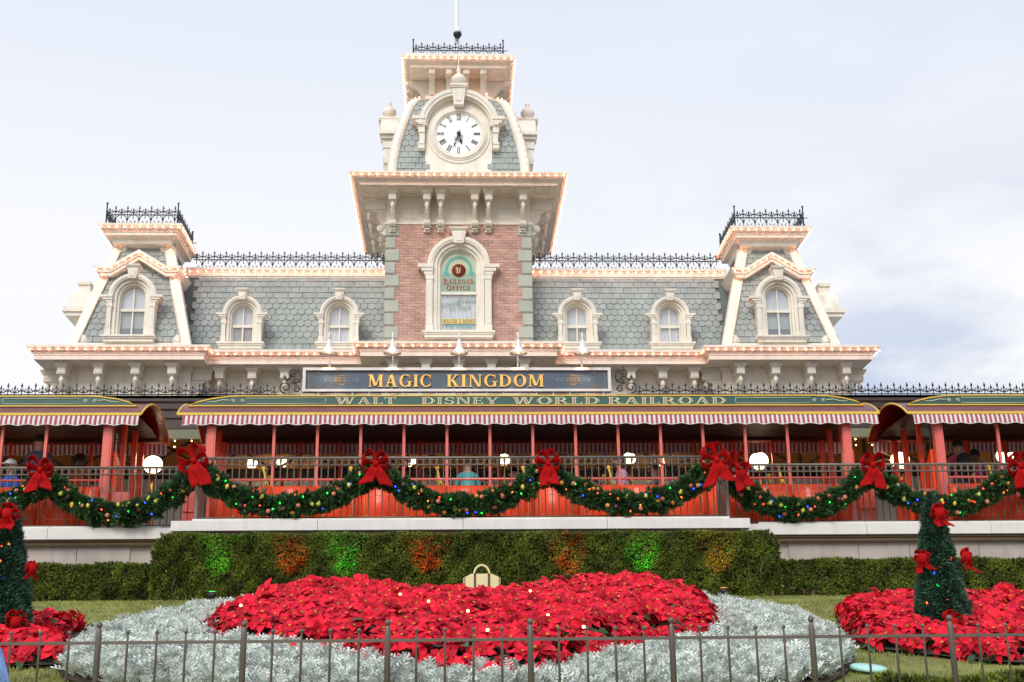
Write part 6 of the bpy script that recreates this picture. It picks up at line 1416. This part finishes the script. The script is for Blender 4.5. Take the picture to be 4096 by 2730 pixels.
# ------------------------------------------------------------------ front garden fence
fn = thing('garden_fence', 'low taupe metal fence with ball finials across the foreground', 'fence', (0, 9.4, 1.75))
def fpick(h, r, rb, nm):
    b = MB(); b.lathe([(r, 0), (r, h - .10), (r * .85, h - .055), (r * .62, h - .04), (rb * .55, h - .036)], (0, 0, 0), 8); o_ = b.mesh(nm, FENCE)
    q = MB(); q.lathe([(rb * .5, -rb * 1.05), (rb * .95, -rb * .45), (rb, 0), (rb * .8, rb * .62), (rb * .35, rb * .93), (.001, rb)], (0, 0, h - .036 + rb), 12); return o_, q.mesh('ball_finial', FENCE)
pm, pb = fpick(.705, .0215, .022, 'post'); km, kb = fpick(.622, .0085, .0145, 'picket')
px = [-4.47 + .98 * i for i in range(10)]
for i, x in enumerate(px):
    o = put('post', pm, fn, (x, 9.4, 1.76)); put('ball_finial', pb, o, (x, 9.4, 1.76))
    if i < 9:
        for k in range(1, 5): xx = x + .98 * k / 5; o = put('picket', km, fn, (xx, 9.4, 1.80)); put('ball_finial', kb, o, (xx, 9.4, 1.80))
        for z in (2.33, 2.03 if False else 1.985):
            b = MB(); b.box(x + .015, x + .965, 9.388, 9.412, z - .010, z + .010); put('rail', b.mesh('rail', FENCE), fn)
# pale plastic light slab lying on the lawn
x, y = 3.3, 11.15; z = float(gz(np.array(y))) + .05
b = MB(); b.lathe([(.15, -.02), (.15, .004), (.13, .012)], (0, 0, 0), 14); o = put('ground_light', b.mesh('ground_light', mat('aqua_plastic', (.38, .66, .58), .4, emit=(.4, .9, .75), es=.12)), None, (x, y, z)); tag(o, 'pale aqua ground light lying on the lawn at the bottom right', 'ground light'); o.rotation_euler = (.22, 0, .3)
# ------------------------------------------------------------------ people
def pm(name, c, r=.8): return mat(name, c, r, var=.06, bump=.1)
SKIN = {'light': pm('skin_light', (.62, .36, .27), .5), 'tan': pm('skin_tan', (.45, .24, .16), .5), 'dark': pm('skin_dark', (.14, .065, .04), .5)}
def body(pose, hair, shirt, trousers, skin, h=1.75, arms='down', lean=0.0):
    """one continuous skinned body; returns mesh with skin / shirt / trouser faces"""
    k = h / 1.75; seated = pose == 'sit'
    hip = .50 if seated else .93
    J = {}; E = []; Rr = {}
    def j(n, p, r, parent=None): J[n] = (p[0] * k, p[1] * k, p[2] * k); Rr[n] = r * k; E.append((parent, n)) if parent else None
    L_ = lean
    j('pel', (0, 0, hip), .135); j('waist', (0, -L_ * .10, hip + .16), .125, 'pel'); j('chest', (0, -L_ * .3, hip + .37), .150, 'waist'); j('neck0', (0, -L_ * .42, hip + .50), .085, 'chest'); j('neck', (0, -L_ * .47, hip + .56), .055, 'neck0')
    j('jaw', (0, -L_ * .5 - .015, hip + .635), .078, 'neck'); j('head', (0, -L_ * .5 - .005, hip + .72), .098, 'jaw'); j('crown', (0, -L_ * .5, hip + .775), .075, 'head')
    for s, n in ((-1, 'l'), (1, 'r')):
        cy = -L_ * .38; sh = hip + .46
        j('sh' + n, (s * .175, cy, sh), .066, 'neck0')
        if arms == 'down': el = (s * .24, cy + .02, sh - .28); wr = (s * .24, cy - .06, sh - .53)
        elif arms == 'lap': el = (s * .25, cy - .06, sh - .27); wr = (s * .12, cy - .30, sh - .36)
        else: el = (s * .27, cy - .16, sh - .20); wr = (s * .20, cy - .40, sh - .12)
        j('el' + n, el, .046, 'sh' + n); j('wr' + n, wr, .030, 'el' + n)
        d = (Vector(wr) - Vector(el)).normalized(); hd = Vector(wr) + d * .07; j('hand' + n, hd, .036, 'wr' + n)
        for q, (dx, ln) in enumerate(((-.03, .085), (-.01, .10), (.01, .095), (.03, .075))): j('f%d%s' % (q, n), hd + d * ln + Vector((dx, 0, 0)), .010, 'hand' + n)
        j('th' + n, hd + Vector((-s * .05, -.01, .01)), .012, 'hand' + n)
        j('hp' + n, (s * .095, 0, hip - .05), .098, 'pel')
        if seated: j('kn' + n, (s * .12, -.44, hip - .02), .066, 'hp' + n); j('an' + n, (s * .12, -.46, .10), .045, 'kn' + n); j('to' + n, (s * .12, -.62, .04), .04, 'an' + n)
        else: j('kn' + n, (s * .11, -.01, .50), .066, 'hp' + n); j('an' + n, (s * .11, .02, .10), .045, 'kn' + n); j('to' + n, (s * .13, -.16, .04), .04, 'an' + n)
    names = list(J); me = bpy.data.meshes.new('p'); me.from_pydata([J[n] for n in names], [(names.index(a), names.index(b_)) for a, b_ in E], [])
    o = bpy.data.objects.new('p', me); COL.objects.link(o); m = o.modifiers.new('k', 'SKIN'); m.use_smooth_shade = True
    for i, n in enumerate(names): sv = me.skin_vertices[0].data[i]; sv.radius = (Rr[n] * (1.25 if n in ('pel', 'waist', 'chest') else 1), Rr[n] * (.85 if n in ('pel', 'waist', 'chest') else 1)); sv.use_root = (n == 'pel')
    s_ = o.modifiers.new('s', 'SUBSURF'); s_.levels = 1; s_.render_levels = 1
    dg = bpy.context.evaluated_depsgraph_get(); out_ = bpy.data.meshes.new_from_object(o.evaluated_get(dg)); bpy.data.objects.remove(o)
    out_.materials.clear()
    for q in (skin, shirt, trousers, BLACK): out_.materials.append(q)
    shz = (hip + .46) * k
    for p in out_.polygons:
        c = p.center; ax = abs(c.x) / k; z = c.z / k
        if z < .12: mi = 3
        elif z < hip + .06 and not (ax > .19 and not seated and z > .3) and not (arms == 'lap' and z > hip + .02 and c.y / k < -.15): mi = 2
        elif z > hip + .53: mi = 0
        elif ax > .20 and z < hip + .46 - .20: mi = 0
        elif arms != 'down' and (c.y / k + L_ * .38) < -.17 and z > hip: mi = 0
        else: mi = 1
        p.material_index = mi; p.use_smooth = True
    return out_, J, k
def person(label, x, y, z, rz, pose, shirt, hair, skin='light', trousers=(.05, .06, .09), arms='lap', lean=.15, h=1.72, long_=False, cap=None, extra=None):
    t = thing('person', label, 'person', (x, y, z)); sm_ = pm('cloth_%.2f_%.2f_%.2f' % shirt, shirt); tm = pm('trouser_%.2f_%.2f_%.2f' % trousers, trousers)
    me, J, k = body(pose, hair, sm_, tm, SKIN[skin], h, arms, lean); put('body', me, t, (x, y, z), (0, 0, rz))
    hc = Vector(J['head']); b = MB(); R_h = .118 * k
    # hair: shell over the top and back of the head (the face looks along -y)
    v = []; f = []; n = 14
    for i in range(7):
        th = i / 6 * 1.75
        for q in range(n):
            a = 2 * pi * q / n; front = max(0, -sin(a)); tt = th * (1 - .52 * front); v.append((hc.x + R_h * sin(tt) * cos(a), hc.y + .012 + R_h * 1.08 * sin(tt) * sin(a), hc.z + .02 + R_h * 1.08 * cos(tt)))
    for i in range(6):
        for q in range(n): f.append((i * n + q, i * n + (q + 1) % n, (i + 1) * n + (q + 1) % n, (i + 1) * n + q))
    b.add(v, f, True)
    if long_: b.lathe([(.02, .03), (.085, -.02), (.095, -.12), (.085, -.24), (.03, -.32)], (hc.x, hc.y + .055, hc.z), 10)
    put('hair', b.mesh('hair', pm('hair_%.2f' % sum(hair), hair)), t, (x, y, z), (0, 0, rz))
    b = MB(); b.prism([(-.012, -.03), (.012, -.03), (.006, .02), (-.006, .02)], -.122 * k, -.085 * k); b.v = [(q[0] + hc.x, q[1] + hc.y, q[2] + hc.z) for q in b.v]
    put('nose', b.mesh('nose', SKIN[skin]), t, (x, y, z), (0, 0, rz))
    b = MB()
    for s in (-1, 1): b.ball((hc.x + s * .034, hc.y - .088 * k, hc.z + .012), .012, 6, 4)
    put('eyes', b.mesh('eyes', BLACK), t, (x, y, z), (0, 0, rz))
    for s in (-1, 1): b = MB(); b.ball((hc.x + s * .098 * k, hc.y, hc.z - .01), .022, 6, 5, 1.4); put('ear', b.mesh('ear', SKIN[skin]), t, (x, y, z), (0, 0, rz))
    if cap:
        b = MB(); b.lathe([(.125 * k, .03), (.128 * k, .06), (.11 * k, .11), (.06 * k, .145), (.001, .15)], (hc.x, hc.y, hc.z), 14); b.prism([(hc.x - .08, hc.y - .10), (hc.x + .08, hc.y - .10), (hc.x + .06, hc.y - .20), (hc.x - .06, hc.y - .20)], hc.z + .03, hc.z + .045, 'z'); put('cap', b.mesh('cap', pm('cap_%.2f' % sum(cap), cap)), t, (x, y, z), (0, 0, rz))
    if extra: extra(t, J, k)
    return t
FZ = 5.79
def sunprint(t, J, k):
    b = MB(); c = Vector(J['chest']); y = c.y + .150 * k
    for i in range(12):
        a = 2 * pi * i / 12; b.prism([(c.x + .03 * cos(a - .2), c.z + .03 * sin(a - .2)), (c.x + .03 * cos(a + .2), c.z + .03 * sin(a + .2)), (c.x + .07 * cos(a), c.z + .07 * sin(a))], y, y + .004)
    b.lathe([(.035, y), (.035, y + .006)], (c.x, 0, c.z), 14, 'y'); o = put('shirt_print', b.mesh('shirt_print', pm('yellow_print', (.75, .6, .2))), t, tuple(WL[t]), (0, 0, t['rz'] if 'rz' in t else 0))
def pack(t, J, k):
    c = Vector(J['chest']); b = MB(); b.lathe([(.02, -.24), (.14, -.22), (.16, -.05), (.15, .1), (.09, .18), (.02, .20)], (c.x, c.y + .20, c.z - .03), 12); put('backpack', b.mesh('backpack', pm('black_nylon', (.02, .02, .025))), t, tuple(WL[t]), (0, 0, pi + .1))
DK = (.03, .018, .012); BRN = (.10, .05, .03)
person('man in a slate blue tee standing with his back turned in the left coach', -8.22, 26.0, FZ, pi + .1, 'stand', (.075, .115, .17), DK, 'light', (.12, .18, .28), 'out', .05, 1.80)
person('person in an orange tee and dark visor standing behind the man in slate blue', -7.66, 26.7, FZ - .1, pi - .3, 'stand', (.50, .13, .02), DK, 'dark', arms='out', lean=.2, h=1.68, cap=(.02, .02, .02))
person('seated man in a white cap and royal blue shirt in the left coach', -8.62, 25.85, FZ, -.5, 'sit', (.03, .10, .50), (.3, .3, .3), 'light', h=1.66, cap=(.65, .65, .62))
person('woman in a sleeveless teal dress seated with her back turned, middle coach', .17, 25.85, FZ + .02, pi + .1, 'sit', (.09, .46, .47), BRN, 'light', (.09, .40, .42), 'lap', .15, 1.72)
person('woman in a lilac shirt with long dark hair seated facing left', 3.25, 25.85, FZ + .02, -pi / 2 + .25, 'sit', (.66, .40, .62), DK, 'light', (.03, .03, .06), 'lap', .2, 1.74, long_=True)
person('person in a grey brown tee looking down beside the lilac shirt', 4.05, 26.3, FZ - .04, -pi / 2 - .2, 'sit', (.16, .12, .11), DK, 'tan', arms='out', lean=.3, h=1.72)
person('person in a grey hooded top bent forward left of the teal dress', -.82, 26.1, FZ - .12, pi - .4, 'sit', (.30, .28, .27), BRN, 'light', arms='lap', lean=.75, h=1.6)
person('man in a dark grey tee seated behind the left end railing scrolls', -3.72, 26.4, FZ - .12, pi, 'sit', (.07, .07, .08), DK, 'tan', arms='lap', lean=.2, h=1.7)
person('person in a dusty pink top seated just left of the centre right bow', 1.12, 26.8, FZ, -.2, 'sit', (.50, .24, .24), BRN, 'light', arms='lap', h=1.68)
person('person in navy seated behind the paired red bows', 5.62, 26.2, FZ, pi - .2, 'sit', (.02, .025, .07), DK, 'dark', h=1.76)
person('woman with a black backpack and pink sleeves standing in the right coach', 10.15, 26.3, FZ, pi + .1, 'stand', (.70, .09, .20), DK, 'tan', (.03, .03, .04), 'out', .05, 1.72, extra=pack)
person('person with short dark hair beside the woman with the backpack', 10.62, 26.7, FZ, pi - .5, 'stand', (.55, .10, .18), DK, 'dark', arms='down', h=1.62)
person('tall person in dark navy standing by the first post of the right coach', 9.72, 26.6, FZ, pi, 'stand', (.015, .02, .06), DK, 'dark', arms='down', h=1.74)
# sun print on the slate blue tee
b = MB(); c = Vector((-8.24, 26.16, 7.12))
hm = [o for o in bpy.data.objects if o.name == 'person'][0]
yb = 26.0 - .02 - .165
for i in range(12):
    a = 2 * pi * i / 12; b.prism([(c.x + .03 * cos(a - .25), c.z + .03 * sin(a - .25)), (c.x + .03 * cos(a + .25), c.z + .03 * sin(a + .25)), (c.x + .065 * cos(a), c.z + .065 * sin(a))], yb, yb + .02)
put('shirt_print', b.mesh('shirt_print', pm('yellow_print', (.75, .58, .2))), hm)
# passer-by at the lower left corner, close to the camera
BLUEK = mat('light_blue_knit', (.26, .42, .72), .9, var=.25, vscale=14, bump=.8, bscale=60)
t = person('passer-by in a light blue knitted hood at the bottom left corner', -1.39, 3.5, 0.0, pi, 'stand', (.26, .42, .70), BRN, 'light', arms='down', lean=0, h=1.80)
b = MB(); b.lathe([(.09, 1.47), (.16, 1.56), (.185, 1.66), (.185, 1.76), (.155, 1.86), (.09, 1.925), (.001, 1.95)], (-1.39, 3.5, 0), 22); put('hood', b.mesh('hood', BLUEK), t)
